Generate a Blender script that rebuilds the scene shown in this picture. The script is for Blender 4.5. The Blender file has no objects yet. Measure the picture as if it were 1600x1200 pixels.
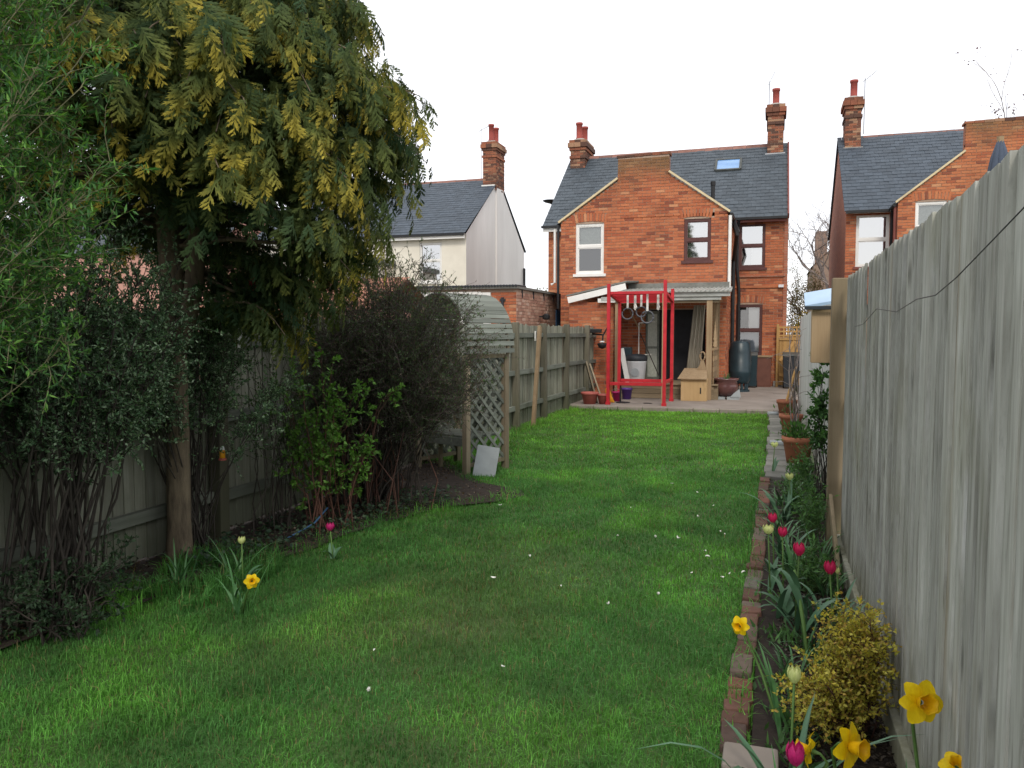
import bpy, math, random
import numpy as np
from mathutils import Vector, Matrix
R = math.radians
random.seed(7)
rng = np.random.default_rng(11)
scene = bpy.context.scene
C = scene.collection

# ------------------------------------------------------------------ camera
cam_d = bpy.data.cameras.new('camera'); cam = bpy.data.objects.new('camera', cam_d); C.objects.link(cam)
cam_d.sensor_width = 36; cam_d.lens = 1250 / 1600 * 36; cam_d.clip_start = 0.05; cam_d.clip_end = 2000
cam.location = (0, 0, 1.65); cam.rotation_euler = (R(90 - 3.62), 0, R(18.05))
scene.camera = cam
# ------------------------------------------------------------------ sky: thin bright overcast
world = bpy.data.worlds.new('World'); scene.world = world; world.use_nodes = True
SUN_EL, SUN_AZ = 42, 166      # azimuth clockwise from +Y: behind the camera, a little to its right
wn = world.node_tree; wn.nodes.clear()
w_out = wn.nodes.new('ShaderNodeOutputWorld'); w_bg = wn.nodes.new('ShaderNodeBackground')
w_sky = wn.nodes.new('ShaderNodeTexSky'); w_sky.sky_type = 'NISHITA'; w_sky.sun_disc = False
w_sky.sun_elevation = R(SUN_EL); w_sky.sun_rotation = R(SUN_AZ)
w_mix = wn.nodes.new('ShaderNodeMix'); w_mix.data_type = 'RGBA'; w_mix.inputs[0].default_value = 0.80
w_noise = wn.nodes.new('ShaderNodeTexNoise'); w_noise.inputs['Scale'].default_value = 2.2; w_noise.inputs['Detail'].default_value = 5
w_ramp = wn.nodes.new('ShaderNodeValToRGB')
w_ramp.color_ramp.elements[0].position = .3; w_ramp.color_ramp.elements[0].color = (14.0, 14.0, 14.5, 1)
w_ramp.color_ramp.elements[1].position = .7; w_ramp.color_ramp.elements[1].color = (16.0, 15.9, 16.0, 1)
wn.links.new(w_noise.outputs['Fac'], w_ramp.inputs[0])
wn.links.new(w_sky.outputs[0], w_mix.inputs[6]); wn.links.new(w_ramp.outputs[0], w_mix.inputs[7])
wn.links.new(w_mix.outputs[2], w_bg.inputs[0]); w_bg.inputs[1].default_value = 0.1
wn.links.new(w_bg.outputs[0], w_out.inputs[0])
sun_d = bpy.data.lights.new('sun', 'SUN'); sun = bpy.data.objects.new('sun', sun_d); C.objects.link(sun)
sun_d.energy = 1.5; sun_d.angle = R(12); sun_d.color = (1, .93, .82)
_sd = Vector((math.sin(R(SUN_AZ)) * math.cos(R(SUN_EL)), math.cos(R(SUN_AZ)) * math.cos(R(SUN_EL)), math.sin(R(SUN_EL))))
sun.rotation_euler = _sd.to_track_quat('Z', 'Y').to_euler()
vs = scene.view_settings; vs.view_transform = 'Standard'; vs.look = 'None'; vs.exposure = 0.1; vs.gamma = 1; vs.use_curve_mapping = False
scene.cycles.max_bounces = 8; scene.cycles.transparent_max_bounces = 12

# ------------------------------------------------------------------ materials
MATS = {}
def nd(nt, t, **kw):
    n = nt.nodes.new(t)
    for k, v in kw.items(): setattr(n, k, v)
    return n
def math_node(nt, op, a, b=None):
    n = nt.nodes.new('ShaderNodeMath'); n.operation = op
    for i, v in enumerate((a, b)):
        if v is None: continue
        if isinstance(v, (int, float)): n.inputs[i].default_value = v
        else: nt.links.new(v, n.inputs[i])
    return n.outputs[0]
def mixc(nt, fac, a, b, mode='MIX'):
    n = nt.nodes.new('ShaderNodeMix'); n.data_type = 'RGBA'; n.blend_type = mode
    for i, v in ((0, fac), (6, a), (7, b)):
        if isinstance(v, (int, float)): n.inputs[i].default_value = v
        elif isinstance(v, tuple): n.inputs[i].default_value = v if len(v) == 4 else (*v, 1)
        else: nt.links.new(v, n.inputs[i])
    return n.outputs[2]
def rand_value(nt):
    oi = nt.nodes.new('ShaderNodeObjectInfo'); ge = nt.nodes.new('ShaderNodeNewGeometry')
    return math_node(nt, 'FRACT', math_node(nt, 'ADD', oi.outputs['Random'], ge.outputs['Random Per Island']))
def coords(nt, stretch=(1, 1, 1), world=False, jitter=True):
    if world: v = nt.nodes.new('ShaderNodeNewGeometry').outputs['Position']
    else: v = nt.nodes.new('ShaderNodeTexCoord').outputs['Object']
    mp = nt.nodes.new('ShaderNodeMapping'); nt.links.new(v, mp.inputs[0]); mp.inputs['Scale'].default_value = stretch
    if jitter:
        cmb = nt.nodes.new('ShaderNodeCombineXYZ'); r = rand_value(nt)
        m = math_node(nt, 'MULTIPLY', r, 37.0)
        for i in range(3): nt.links.new(m, cmb.inputs[i])
        nt.links.new(cmb.outputs[0], mp.inputs['Location'])
    return mp.outputs[0]
def noise(nt, vec, scale, detail=4, rough=.6):
    n = nt.nodes.new('ShaderNodeTexNoise'); n.inputs['Scale'].default_value = scale; n.inputs['Detail'].default_value = detail
    n.inputs['Roughness'].default_value = rough
    nt.links.new(vec, n.inputs['Vector']); return n.outputs['Fac']
def ramp(nt, fac, stops, const=False):
    n = nt.nodes.new('ShaderNodeValToRGB'); cr = n.color_ramp
    if const: cr.interpolation = 'CONSTANT'
    while len(cr.elements) < len(stops): cr.elements.new(.5)
    for e, (p, c) in zip(cr.elements, stops): e.position = p; e.color = (*c, 1)
    nt.links.new(fac, n.inputs[0]); return n.outputs[0]
def start(name):
    m = bpy.data.materials.new(name); m.use_nodes = True; nt = m.node_tree
    b = nt.nodes['Principled BSDF']; MATS[name] = m
    return m, nt, b
def bump(nt, b, h, strength=.3, dist=.01):
    n = nt.nodes.new('ShaderNodeBump'); n.inputs['Strength'].default_value = strength; n.inputs['Distance'].default_value = dist
    nt.links.new(h, n.inputs['Height']); nt.links.new(n.outputs[0], b.inputs['Normal'])
def mat(name, c1, c2=None, scale=6, rough=.75, var=.12, bmp=.2, stretch=(1, 1, 1), metal=0, spec=.3, detail=5):
    m, nt, b = start(name)
    c2 = c2 or tuple(x * .72 for x in c1)
    v = coords(nt, stretch); f = noise(nt, v, scale, detail)
    col = ramp(nt, f, [(.3, c2), (.68, c1)])
    if var:
        r = rand_value(nt); k = math_node(nt, 'ADD', math_node(nt, 'MULTIPLY', r, 2 * var), 1 - var)
        cc = nt.nodes.new('ShaderNodeCombineXYZ')
        for i in range(3): nt.links.new(k, cc.inputs[i])
        col = mixc(nt, 1.0, col, cc.outputs[0], 'MULTIPLY')
    nt.links.new(col, b.inputs['Base Color']); b.inputs['Roughness'].default_value = rough
    b.inputs['Metallic'].default_value = metal; b.inputs['Specular IOR Level'].default_value = spec
    if bmp: bump(nt, b, noise(nt, v, scale * 4, 5), bmp, .004)
    return m
def brick_mat(name, stops, soot=.35, moss_z=None):
    m, nt, b = start(name)
    r = rand_value(nt)
    col = ramp(nt, r, stops, True)
    g = coords(nt, world=True, jitter=False)
    n1 = noise(nt, g, 1.1, 4); n2 = noise(nt, g, 26, 4)
    col = mixc(nt, math_node(nt, 'MULTIPLY', ramp_f(nt, n1, .5, .72), soot), col, (.10, .055, .04))
    if moss_z:
        sp = nt.nodes.new('ShaderNodeSeparateXYZ'); nt.links.new(g, sp.inputs[0])
        h = math_node(nt, 'SUBTRACT', math_node(nt, 'ADD', sp.outputs[2], math_node(nt, 'MULTIPLY', n1, 1.1)), moss_z + .55)
        hh = nt.nodes.new('ShaderNodeMapRange'); nt.links.new(h, hh.inputs[0]); hh.inputs[1].default_value = -.25; hh.inputs[2].default_value = .35
        col = mixc(nt, math_node(nt, 'MULTIPLY', hh.outputs[0], .75), col, (.16, .11, .055))
    col = mixc(nt, .55, col, ramp(nt, n2, [(.25, (.62, .62, .62)), (.7, (1.15, 1.15, 1.15))]), 'MULTIPLY')
    nt.links.new(col, b.inputs['Base Color']); b.inputs['Roughness'].default_value = .9; b.inputs['Specular IOR Level'].default_value = .2
    bump(nt, b, n2, .4, .006)
    return m
def ramp_f(nt, f, lo, hi):
    n = nt.nodes.new('ShaderNodeMapRange'); nt.links.new(f, n.inputs[0]); n.inputs[1].default_value = lo; n.inputs[2].default_value = hi
    return n.outputs[0]
def flat_brick_mat(name, c1, c2, mortar):
    m, nt, b = start(name)
    tc = nt.nodes.new('ShaderNodeTexCoord'); sp = nt.nodes.new('ShaderNodeSeparateXYZ'); nt.links.new(tc.outputs['Object'], sp.inputs[0])
    cb = nt.nodes.new('ShaderNodeCombineXYZ')
    nt.links.new(math_node(nt, 'ADD', sp.outputs[0], sp.outputs[1]), cb.inputs[0]); nt.links.new(sp.outputs[2], cb.inputs[1])
    bt = nt.nodes.new('ShaderNodeTexBrick'); nt.links.new(cb.outputs[0], bt.inputs[0])
    bt.inputs['Color1'].default_value = (*c1, 1); bt.inputs['Color2'].default_value = (*c2, 1); bt.inputs['Mortar'].default_value = (*mortar, 1)
    bt.inputs['Scale'].default_value = 1; bt.inputs['Brick Width'].default_value = .225; bt.inputs['Row Height'].default_value = .075
    bt.inputs['Mortar Size'].default_value = .006; bt.inputs['Bias'].default_value = -.2
    f = noise(nt, tc.outputs['Object'], 5, 4)
    col = mixc(nt, .6, bt.outputs['Color'], ramp(nt, f, [(.3, (.6, .6, .6)), (.7, (1.1, 1.1, 1.1))]), 'MULTIPLY')
    nt.links.new(col, b.inputs['Base Color']); b.inputs['Roughness'].default_value = .9
    bump(nt, b, bt.outputs['Fac'], -.4, .01)
    return m
def wood_mat(name, stops, grain=30, knots=.6, moss=0.0, moss_col=(.10, .13, .05), moss_top=.6, rough=.85, var=.25, axis=2, streak=.05, blotch=0.0, stain=None):
    m, nt, b = start(name)
    st = [1, 1, 1]; st[axis] = streak
    v = coords(nt, tuple(st)); f = noise(nt, v, grain, 6, .65)
    st2 = [1, 1, 1]; st2[axis] = .25
    v2 = coords(nt, tuple(st2)); f2 = noise(nt, v2, 5, 4)
    ff = math_node(nt, 'ADD', math_node(nt, 'MULTIPLY', f, .6), math_node(nt, 'MULTIPLY', f2, .4))
    col = ramp(nt, ff, stops)
    if knots:
        st3 = [1, 1, 1]; st3[axis] = .45
        v3 = coords(nt, tuple(st3)); vo = nt.nodes.new('ShaderNodeTexVoronoi'); nt.links.new(v3, vo.inputs[0]); vo.inputs['Scale'].default_value = 5.5
        kf = ramp_f(nt, vo.outputs['Distance'], .17, .03)
        kf = math_node(nt, 'MULTIPLY', kf, noise(nt, v2, 9, 2))
        col = mixc(nt, math_node(nt, 'MULTIPLY', kf, knots * 1.6), col, tuple(x * .35 for x in stops[0][1]))
    if blotch:
        st4 = [1, 1, 1]; st4[axis] = .22
        v4 = coords(nt, tuple(st4)); bl = ramp_f(nt, noise(nt, v4, 11, 6, .7), .56, .72)
        col = mixc(nt, math_node(nt, 'MULTIPLY', bl, blotch), col, tuple(x * .42 for x in stops[1][1]))
        v5 = coords(nt, tuple(st4)); b5 = ramp_f(nt, noise(nt, v5, 7, 5, .65), .58, .74)
        col = mixc(nt, math_node(nt, 'MULTIPLY', b5, blotch * .8), col, tuple(min(.62, x * 1.25) for x in stops[-1][1]))
    if stain:
        v6 = coords(nt, (1, 1, .12)); b6 = math_node(nt, 'MULTIPLY', ramp_f(nt, noise(nt, v6, 4, 4), .55, .7), ramp_f(nt, rand_value(nt), .55, .95))
        col = mixc(nt, math_node(nt, 'MULTIPLY', b6, .7), col, stain)
    r = rand_value(nt); k = math_node(nt, 'ADD', math_node(nt, 'MULTIPLY', r, 2 * var), 1 - var)
    cc = nt.nodes.new('ShaderNodeCombineXYZ')
    for i in range(3): nt.links.new(k, cc.inputs[i])
    col = mixc(nt, 1.0, col, cc.outputs[0], 'MULTIPLY')
    if moss:
        g = coords(nt, world=True, jitter=False); sp = nt.nodes.new('ShaderNodeSeparateXYZ'); nt.links.new(g, sp.inputs[0])
        mz = ramp_f(nt, math_node(nt, 'SUBTRACT', sp.outputs[2], math_node(nt, 'MULTIPLY', noise(nt, g, 2.3, 5), moss_top)), moss_top * .45, -.15)
        mz2 = math_node(nt, 'MAXIMUM', mz, math_node(nt, 'MULTIPLY', ramp_f(nt, noise(nt, g, 1.7, 5), .52, .75), .7))
        col = mixc(nt, math_node(nt, 'MULTIPLY', mz2, moss), col, moss_col)
    nt.links.new(col, b.inputs['Base Color']); b.inputs['Roughness'].default_value = rough; b.inputs['Specular IOR Level'].default_value = .2
    bump(nt, b, f, .35, .004)
    return m
def leaf_mat(name, transl=.35, rough=.55, spec=.3, sheen=None):
    m, nt, b = start(name)
    at = nt.nodes.new('ShaderNodeAttribute'); at.attribute_name = 'Col'
    r = nt.nodes.new('ShaderNodeNewGeometry').outputs['Random Per Island']
    k = math_node(nt, 'ADD', math_node(nt, 'MULTIPLY', r, .5), .75)
    cc = nt.nodes.new('ShaderNodeCombineXYZ')
    for i in range(3): nt.links.new(k, cc.inputs[i])
    col = mixc(nt, 1.0, at.outputs['Color'], cc.outputs[0], 'MULTIPLY')
    nt.links.new(col, b.inputs['Base Color']); b.inputs['Roughness'].default_value = rough; b.inputs['Specular IOR Level'].default_value = spec
    tr = nt.nodes.new('ShaderNodeBsdfTranslucent'); nt.links.new(mixc(nt, 1.0, col, (1.15, 1.2, .6), 'MULTIPLY'), tr.inputs[0])
    mx = nt.nodes.new('ShaderNodeMixShader'); mx.inputs[0].default_value = transl
    out = nt.nodes['Material Output']
    nt.links.new(b.outputs[0], mx.inputs[1]); nt.links.new(tr.outputs[0], mx.inputs[2]); nt.links.new(mx.outputs[0], out.inputs[0])
    return m
def glass_mat(name, refl=.12, tint=(.9, .93, .95)):
    m, nt, b = start(name); nt.nodes.remove(b)
    out = nt.nodes['Material Output']
    t = nt.nodes.new('ShaderNodeBsdfTransparent'); t.inputs[0].default_value = (*tint, 1)
    g = nt.nodes.new('ShaderNodeBsdfGlossy'); g.inputs['Roughness'].default_value = .03
    fr = nt.nodes.new('ShaderNodeFresnel'); fr.inputs[0].default_value = 1.5
    mx = nt.nodes.new('ShaderNodeMixShader')
    nt.links.new(math_node(nt, 'ADD', fr.outputs[0], refl), mx.inputs[0])
    nt.links.new(t.outputs[0], mx.inputs[1]); nt.links.new(g.outputs[0], mx.inputs[2]); nt.links.new(mx.outputs[0], out.inputs[0])
    return m

BR_STOPS = [(0, (.45, .148, .070)), (.22, (.40, .125, .060)), (.42, (.49, .175, .083)), (.6, (.36, .108, .055)), (.72, (.46, .155, .074)), (.88, (.25, .08, .048)), (.95, (.54, .25, .13))]
M_brick = brick_mat('house_brick', BR_STOPS, .35, 5.55)
M_brick2 = brick_mat('neighbour_brick', [(p, (c[0] * 1.05, c[1] * 1.12, c[2] * 1.1)) for p, c in BR_STOPS], .25, 6.75)
M_chbrick = brick_mat('chimney_brick', [(0, (.27, .10, .06)), (.25, (.11, .06, .045)), (.5, (.32, .125, .07)), (.65, (.17, .075, .05)), (.85, (.36, .21, .13))], .9)
M_shedbrick = brick_mat('shed_brick', [(0, (.50, .30, .22)), (.3, (.43, .24, .175)), (.5, (.56, .36, .27)), (.7, (.39, .215, .16)), (.88, (.6, .42, .33))], .2)
M_edgebrick = brick_mat('edging_brick', [(0, (.12, .066, .05)), (.25, (.16, .085, .064)), (.45, (.095, .065, .054)), (.62, (.15, .115, .092)), (.82, (.15, .135, .112)), (.94, (.19, .085, .062))], .8)
M_mortar = mat('mortar', (.44, .33, .25), (.30, .21, .16), 9, .95, 0)
M_sidebrick = flat_brick_mat('side_brick', (.42, .15, .085), (.32, .11, .065), (.34, .25, .19))
M_farbrick = flat_brick_mat('far_brick', (.30, .20, .15), (.24, .15, .11), (.32, .27, .22))
M_slate = mat('slate', (.066, .082, .098), (.042, .054, .066), 7, .6, .15, .25, spec=.4)
M_slate2 = mat('slate_blue', (.064, .082, .105), (.044, .058, .075), 7, .6, .14, .25, spec=.4)
M_ridge = mat('ridge_tile', (.26, .13, .10), (.16, .08, .065), 6, .85, .2)
M_pot = mat('chimney_pot_clay', (.34, .075, .06), (.24, .055, .045), 6, .8, .1)
M_cement = mat('cement', (.42, .40, .36), (.27, .25, .22), 8, .9, .05)
M_lead = mat('lead', (.45, .46, .48), (.33, .34, .35), 6, .6, .05)
M_white = mat('white_paint', (.80, .79, .76), (.70, .69, .66), 3, .5, .03, .05)
M_cream = mat('cream_render', (.78, .74, .64), (.66, .62, .53), 1.2, .9, 0, .1)
M_shade_render = mat('shade_grey_render', (.76, .75, .73), (.64, .63, .61), .9, .92, 0, .1, (1, 1, .25))  # same render as the cream, with the gable's grey shade put into its colour
M_pink = mat('pink_render', (.55, .30, .24), (.46, .25, .2), 1.2, .9, 0, .1)
M_verge = mat('cream_verge', (.66, .55, .34), (.5, .41, .26), 5, .8, .1)
M_brown = mat('brown_frame', (.11, .045, .04), (.075, .03, .028), 5, .45, .05, .05)
M_black = mat('black_plastic', (.022, .023, .025), (.014, .014, .015), 5, .45, .1, .05)
M_fascia = mat('fascia_dark_red', (.20, .06, .045), (.15, .045, .035), 5, .5, .05, .05)
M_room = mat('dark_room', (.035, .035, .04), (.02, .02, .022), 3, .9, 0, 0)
M_skywhite = mat('sky_white_backing', (.86, .86, .84), (.80, .80, .78), 2, .8, .02, 0)  # white backing: the bright sky in the panes is put into its colour
M_netting = mat('obscured_glass', (.50, .52, .46), (.36, .39, .33), 26, .4, .02, .2)
M_curtain = mat('beige_curtain', (.46, .42, .33), (.34, .30, .23), 9, .9, .1, .1, (6, 6, .4))
M_skypane = mat('sky_reflection_grey', (.35, .39, .44), (.22, .26, .30), 2, .6, .02, 0)  # pane backing with the grey-blue sky reflection put into its colour
M_glass = glass_mat('window_glass', .16)
M_glass_b = glass_mat('window_glass_bright', .62)
m, nt, b = start('skylight_glass'); b.inputs['Base Color'].default_value = (.10, .22, .45, 1); b.inputs['Roughness'].default_value = .08; b.inputs['Specular IOR Level'].default_value = .9
nt.links.new(ramp(nt, noise(nt, coords(nt), 3), [(.3, (.12, .26, .5)), (.7, (.2, .36, .62))]), b.inputs['Base Color']); M_skylight = m
M_concrete = mat('patio_concrete', (.30, .26, .225), (.20, .17, .145), 1.6, .9, .06, .3)
M_paver = mat('paver_stone', (.22, .21, .19), (.13, .135, .11), 5, .92, .22, .4)
M_fenceL = wood_mat('weathered_fence', [(.25, (.135, .132, .10)), (.5, (.225, .225, .18)), (.75, (.33, .34, .295))], 32, .4, .5, (.085, .105, .055), .6)
M_railL = wood_mat('weathered_rail', [(.25, (.095, .10, .085)), (.5, (.16, .17, .145)), (.75, (.24, .25, .22))], 26, .4, .5, (.07, .085, .045), .6, axis=1)
M_postL = wood_mat('fence_post_wood', [(.25, (.07, .062, .045)), (.5, (.125, .115, .085)), (.75, (.19, .175, .135))], 22, .4, .5, (.06, .07, .035), .8)
M_fenceR = wood_mat('pale_grey_boards', [(.30, (.17, .168, .14)), (.42, (.30, .30, .268)), (.54, (.41, .415, .38)), (.70, (.57, .575, .54))], 30, 1.0, .6, (.19, .185, .085), .45, var=.17, streak=.09, blotch=.7, stain=(.24, .18, .11))
M_fenceW = wood_mat('bleached_boards', [(.25, (.36, .36, .34)), (.5, (.50, .50, .475)), (.75, (.62, .62, .60))], 30, .35, .45, (.22, .22, .13), .5, var=.12)
M_postR = wood_mat('tan_post', [(.25, (.15, .115, .07)), (.5, (.23, .18, .115)), (.75, (.31, .25, .17))], 20, .5, .4, (.13, .13, .06), .5)
M_arbour = wood_mat('arbour_wood', [(.25, (.15, .115, .075)), (.5, (.24, .195, .135)), (.75, (.33, .29, .22))], 26, .3, .3, (.11, .115, .06), .5)
M_slat = wood_mat('grey_slat', [(.25, (.10, .112, .095)), (.5, (.165, .18, .155)), (.75, (.25, .27, .24))], 26, .3, .3, (.1, .12, .07), .4, axis=1)
M_gate = wood_mat('orange_gate_wood', [(.25, (.36, .20, .07)), (.5, (.46, .27, .10)), (.75, (.56, .36, .16))], 22, .3)
M_ply = wood_mat('plywood', [(.25, (.40, .26, .12)), (.5, (.50, .34, .17)), (.75, (.58, .42, .24))], 9, .3, var=.06)
M_tan = wood_mat('tan_timber', [(.25, (.22, .15, .085)), (.5, (.31, .22, .13)), (.75, (.40, .30, .19))], 22, .3)
M_deck = wood_mat('deck_timber', [(.25, (.15, .11, .07)), (.5, (.22, .17, .11)), (.75, (.30, .24, .16))], 22, .3, axis=0)
M_red = mat('red_paint', (.56, .022, .034), (.38, .014, .022), 7, .5, .07, .15, spec=.4)
M_terra = mat('terracotta', (.40, .155, .085), (.28, .10, .06), 7, .85, .12)
M_terra2 = mat('plastic_terracotta', (.40, .11, .09), (.32, .085, .07), 5, .6, .1, .05)
M_bowl = mat('glazed_bowl', (.13, .055, .05), (.07, .03, .03), 6, .25, .05, .05, spec=.6)
M_butt = mat('dark_green_plastic', (.012, .035, .045), (.008, .022, .03), 4, .38, .05, .05, spec=.5)
M_bin = mat('dark_grey_plastic', (.03, .035, .042), (.02, .023, .028), 5, .5, .05, .05)
M_bingrey = mat('bin_lid_grey', (.09, .095, .09), (.06, .065, .06), 5, .6, .05, .05)
M_brownbox = mat('brown_cabinet', (.16, .065, .045), (.11, .045, .032), 5, .6, .05, .1)
M_wplastic = mat('white_plastic', (.72, .74, .76), (.6, .62, .64), 4, .4, .03, .05)
M_purple = mat('purple_plastic', (.13, .06, .32), (.1, .045, .25), 4, .4, .03, .05)
M_magenta = mat('magenta_plastic', (.45, .02, .14), (.35, .015, .11), 4, .4, .03, .05)
M_yellowp = mat('yellow_plastic', (.75, .33, .02), (.6, .26, .015), 4, .4, .03, .05)
M_skylid = mat('sky_reflection_lid', (.36, .50, .66), (.28, .41, .56), 3, .35, .03, .05, spec=.6)  # blue of the reflected sky put into the lid colour
M_bluepaint = mat('blue_door_paint', (.05, .12, .23), (.035, .09, .18), 4, .5, .03, .05)
M_felt = mat('grey_felt', (.22, .22, .20), (.14, .14, .125), 7, .9, .08)
M_polycarb = mat('pale_sheeting', (.42, .43, .41), (.28, .29, .26), 4, .5, .06)
M_tile = mat('orange_tile', (.42, .20, .13), (.3, .13, .085), 5, .85, .2)
M_parasol = mat('slate_blue_canvas', (.075, .095, .135), (.055, .07, .1), 5, .85, .03)
M_metal = mat('aerial_metal', (.35, .36, .38), (.25, .26, .28), 5, .45, .05, 0, metal=.6)
M_strap = mat('white_strap', (.72, .70, .66), (.6, .58, .54), 8, .8, .05, 0)
M_ring = mat('grey_ring', (.10, .105, .12), (.06, .065, .075), 6, .5, .05, 0)
M_slab = mat('grey_slab', (.36, .39, .40), (.27, .295, .30), 4, .8, .05)
M_bark = mat('conifer_bark', (.19, .15, .10), (.065, .05, .036), 24, .95, .1, 1.0, (1, 1, .22), detail=7)
M_barkgreen = mat('mossy_bark', (.16, .14, .085), (.085, .08, .045), 9, .95, .1, .7, (1, 1, .3))
M_twig = mat('dark_twig', (.06, .05, .042), (.033, .028, .024), 12, .9, .25, 0)
M_twigred = mat('red_brown_stem', (.11, .052, .037), (.06, .03, .022), 12, .8, .25, 0)
M_twigpale = mat('pale_stem', (.20, .19, .11), (.13, .125, .07), 12, .8, .2, 0)
M_twiggrey2 = mat('purple_grey_twig', (.11, .085, .078), (.065, .05, .046), 12, .9, .25, 0)
M_twiggrey = mat('grey_twig', (.24, .20, .18), (.16, .13, .12), 12, .9, .2, 0)
M_stemg = mat('green_stem', (.10, .19, .045), (.07, .14, .035), 12, .6, .15, 0)
M_leaf = leaf_mat('leaf'); M_conifer = leaf_mat('cypress_spray', .22, .7, .15); M_grass = leaf_mat('grass_blade', .35, .6, .2)
M_strapleaf = mat('strap_leaf', (.075, .19, .06), (.045, .13, .045), 6, .45, .2, 0, (1, 1, .2), spec=.4)
M_tulipleaf = mat('tulip_leaf', (.075, .16, .085), (.05, .12, .06), 6, .5, .2, 0, spec=.4)
def petal_mat(name, c1, c2, transl=.3):
    m, nt, b = start(name); v = coords(nt, (1, 1, .25)); f = noise(nt, v, 130, 3)
    col = ramp(nt, f, [(.3, c2), (.65, c1)]); col = mixc(nt, .5, col, ramp(nt, noise(nt, coords(nt), 22, 3), [(.3, (.75, .75, .75)), (.7, (1.1, 1.1, 1.1))]), 'MULTIPLY')
    nt.links.new(col, b.inputs['Base Color']); b.inputs['Roughness'].default_value = .5; b.inputs['Specular IOR Level'].default_value = .25
    tr = nt.nodes.new('ShaderNodeBsdfTranslucent'); nt.links.new(col, tr.inputs[0]); mx = nt.nodes.new('ShaderNodeMixShader'); mx.inputs[0].default_value = transl
    nt.links.new(b.outputs[0], mx.inputs[1]); nt.links.new(tr.outputs[0], mx.inputs[2]); nt.links.new(mx.outputs[0], nt.nodes['Material Output'].inputs[0]); return m
M_ptred = petal_mat('tulip_petal_red', (.68, .03, .13), (.50, .018, .085))
M_ptpink = petal_mat('tulip_petal_magenta', (.62, .03, .2), (.42, .018, .13))
M_ptcream = petal_mat('tulip_petal_cream', (.72, .76, .34), (.58, .66, .24))
M_daff = petal_mat('daffodil_petal', (.90, .66, .008), (.80, .54, .006))
M_daffc = petal_mat('daffodil_trumpet', (.88, .56, .006), (.80, .47, .005))
M_petal = mat('white_petal', (.78, .78, .74), (.66, .66, .6), 8, .6, .1, 0)
M_soil = mat('soil', (.042, .031, .024), (.020, .015, .012), 14, .98, .3, .9)
M_label = mat('white_tag', (.75, .75, .72), (.65, .65, .62), 8, .6, .05, 0)

# ------------------------------------------------------------------ mesh helpers
def npmesh(name, verts, faces_list, col=None, smooth=False):
    me = bpy.data.meshes.new(name); verts = np.asarray(verts, np.float32)
    me.vertices.add(len(verts)); me.vertices.foreach_set('co', verts.ravel())
    loops = np.concatenate([f.ravel() for f in faces_list]).astype(np.int32)
    tot = np.concatenate([np.full(len(f), f.shape[1], np.int32) for f in faces_list])
    me.loops.add(len(loops)); me.loops.foreach_set('vertex_index', loops)
    me.polygons.add(len(tot)); me.polygons.foreach_set('loop_start', np.concatenate([[0], np.cumsum(tot)[:-1]]).astype(np.int32))
    me.polygons.foreach_set('use_smooth', np.full(len(tot), smooth))
    me.update(calc_edges=True)
    if col is not None:
        a = me.color_attributes.new('Col', 'FLOAT_COLOR', 'POINT')
        c4 = np.ones((len(verts), 4), np.float32); c4[:, :3] = col; a.data.foreach_set('color', c4.ravel())
    return me
def link(name, me, m=None, parent=None, kind=None):
    o = bpy.data.objects.new(name, me); C.objects.link(o)
    if m and not me.materials: me.materials.append(m)
    if parent: o.parent = parent
    if kind: o['kind'] = kind
    return o
def scatter(tv, tf, pos, rot, scl):
    """copies of a template (tv, tf) at pos with rotation matrices rot and scales scl -> verts, faces"""
    tv = np.asarray(tv, float); pos = np.asarray(pos, float); n = len(pos)
    scl = np.asarray(scl, float)
    if scl.ndim == 1: scl = np.repeat(scl[:, None], 3, 1)
    v = np.einsum('nij,nvj->nvi', rot, tv[None] * scl[:, None, :]) + pos[:, None, :]
    fs = [(np.asarray(f)[None] + (np.arange(n) * len(tv))[:, None, None]).reshape(-1, np.asarray(f).shape[1]) for f in tf]
    return v.reshape(-1, 3), fs
def frames(d, up):
    """rotation matrices whose y axis is d and z axis is near up"""
    d = d / np.linalg.norm(d, axis=1, keepdims=True)
    x = np.cross(d, up); x /= np.linalg.norm(x, axis=1, keepdims=True) + 1e-9
    z = np.cross(x, d)
    return np.stack([x, d, z], 2)
def unit(v): return v / (np.linalg.norm(v, axis=-1, keepdims=True) + 1e-9)

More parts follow.
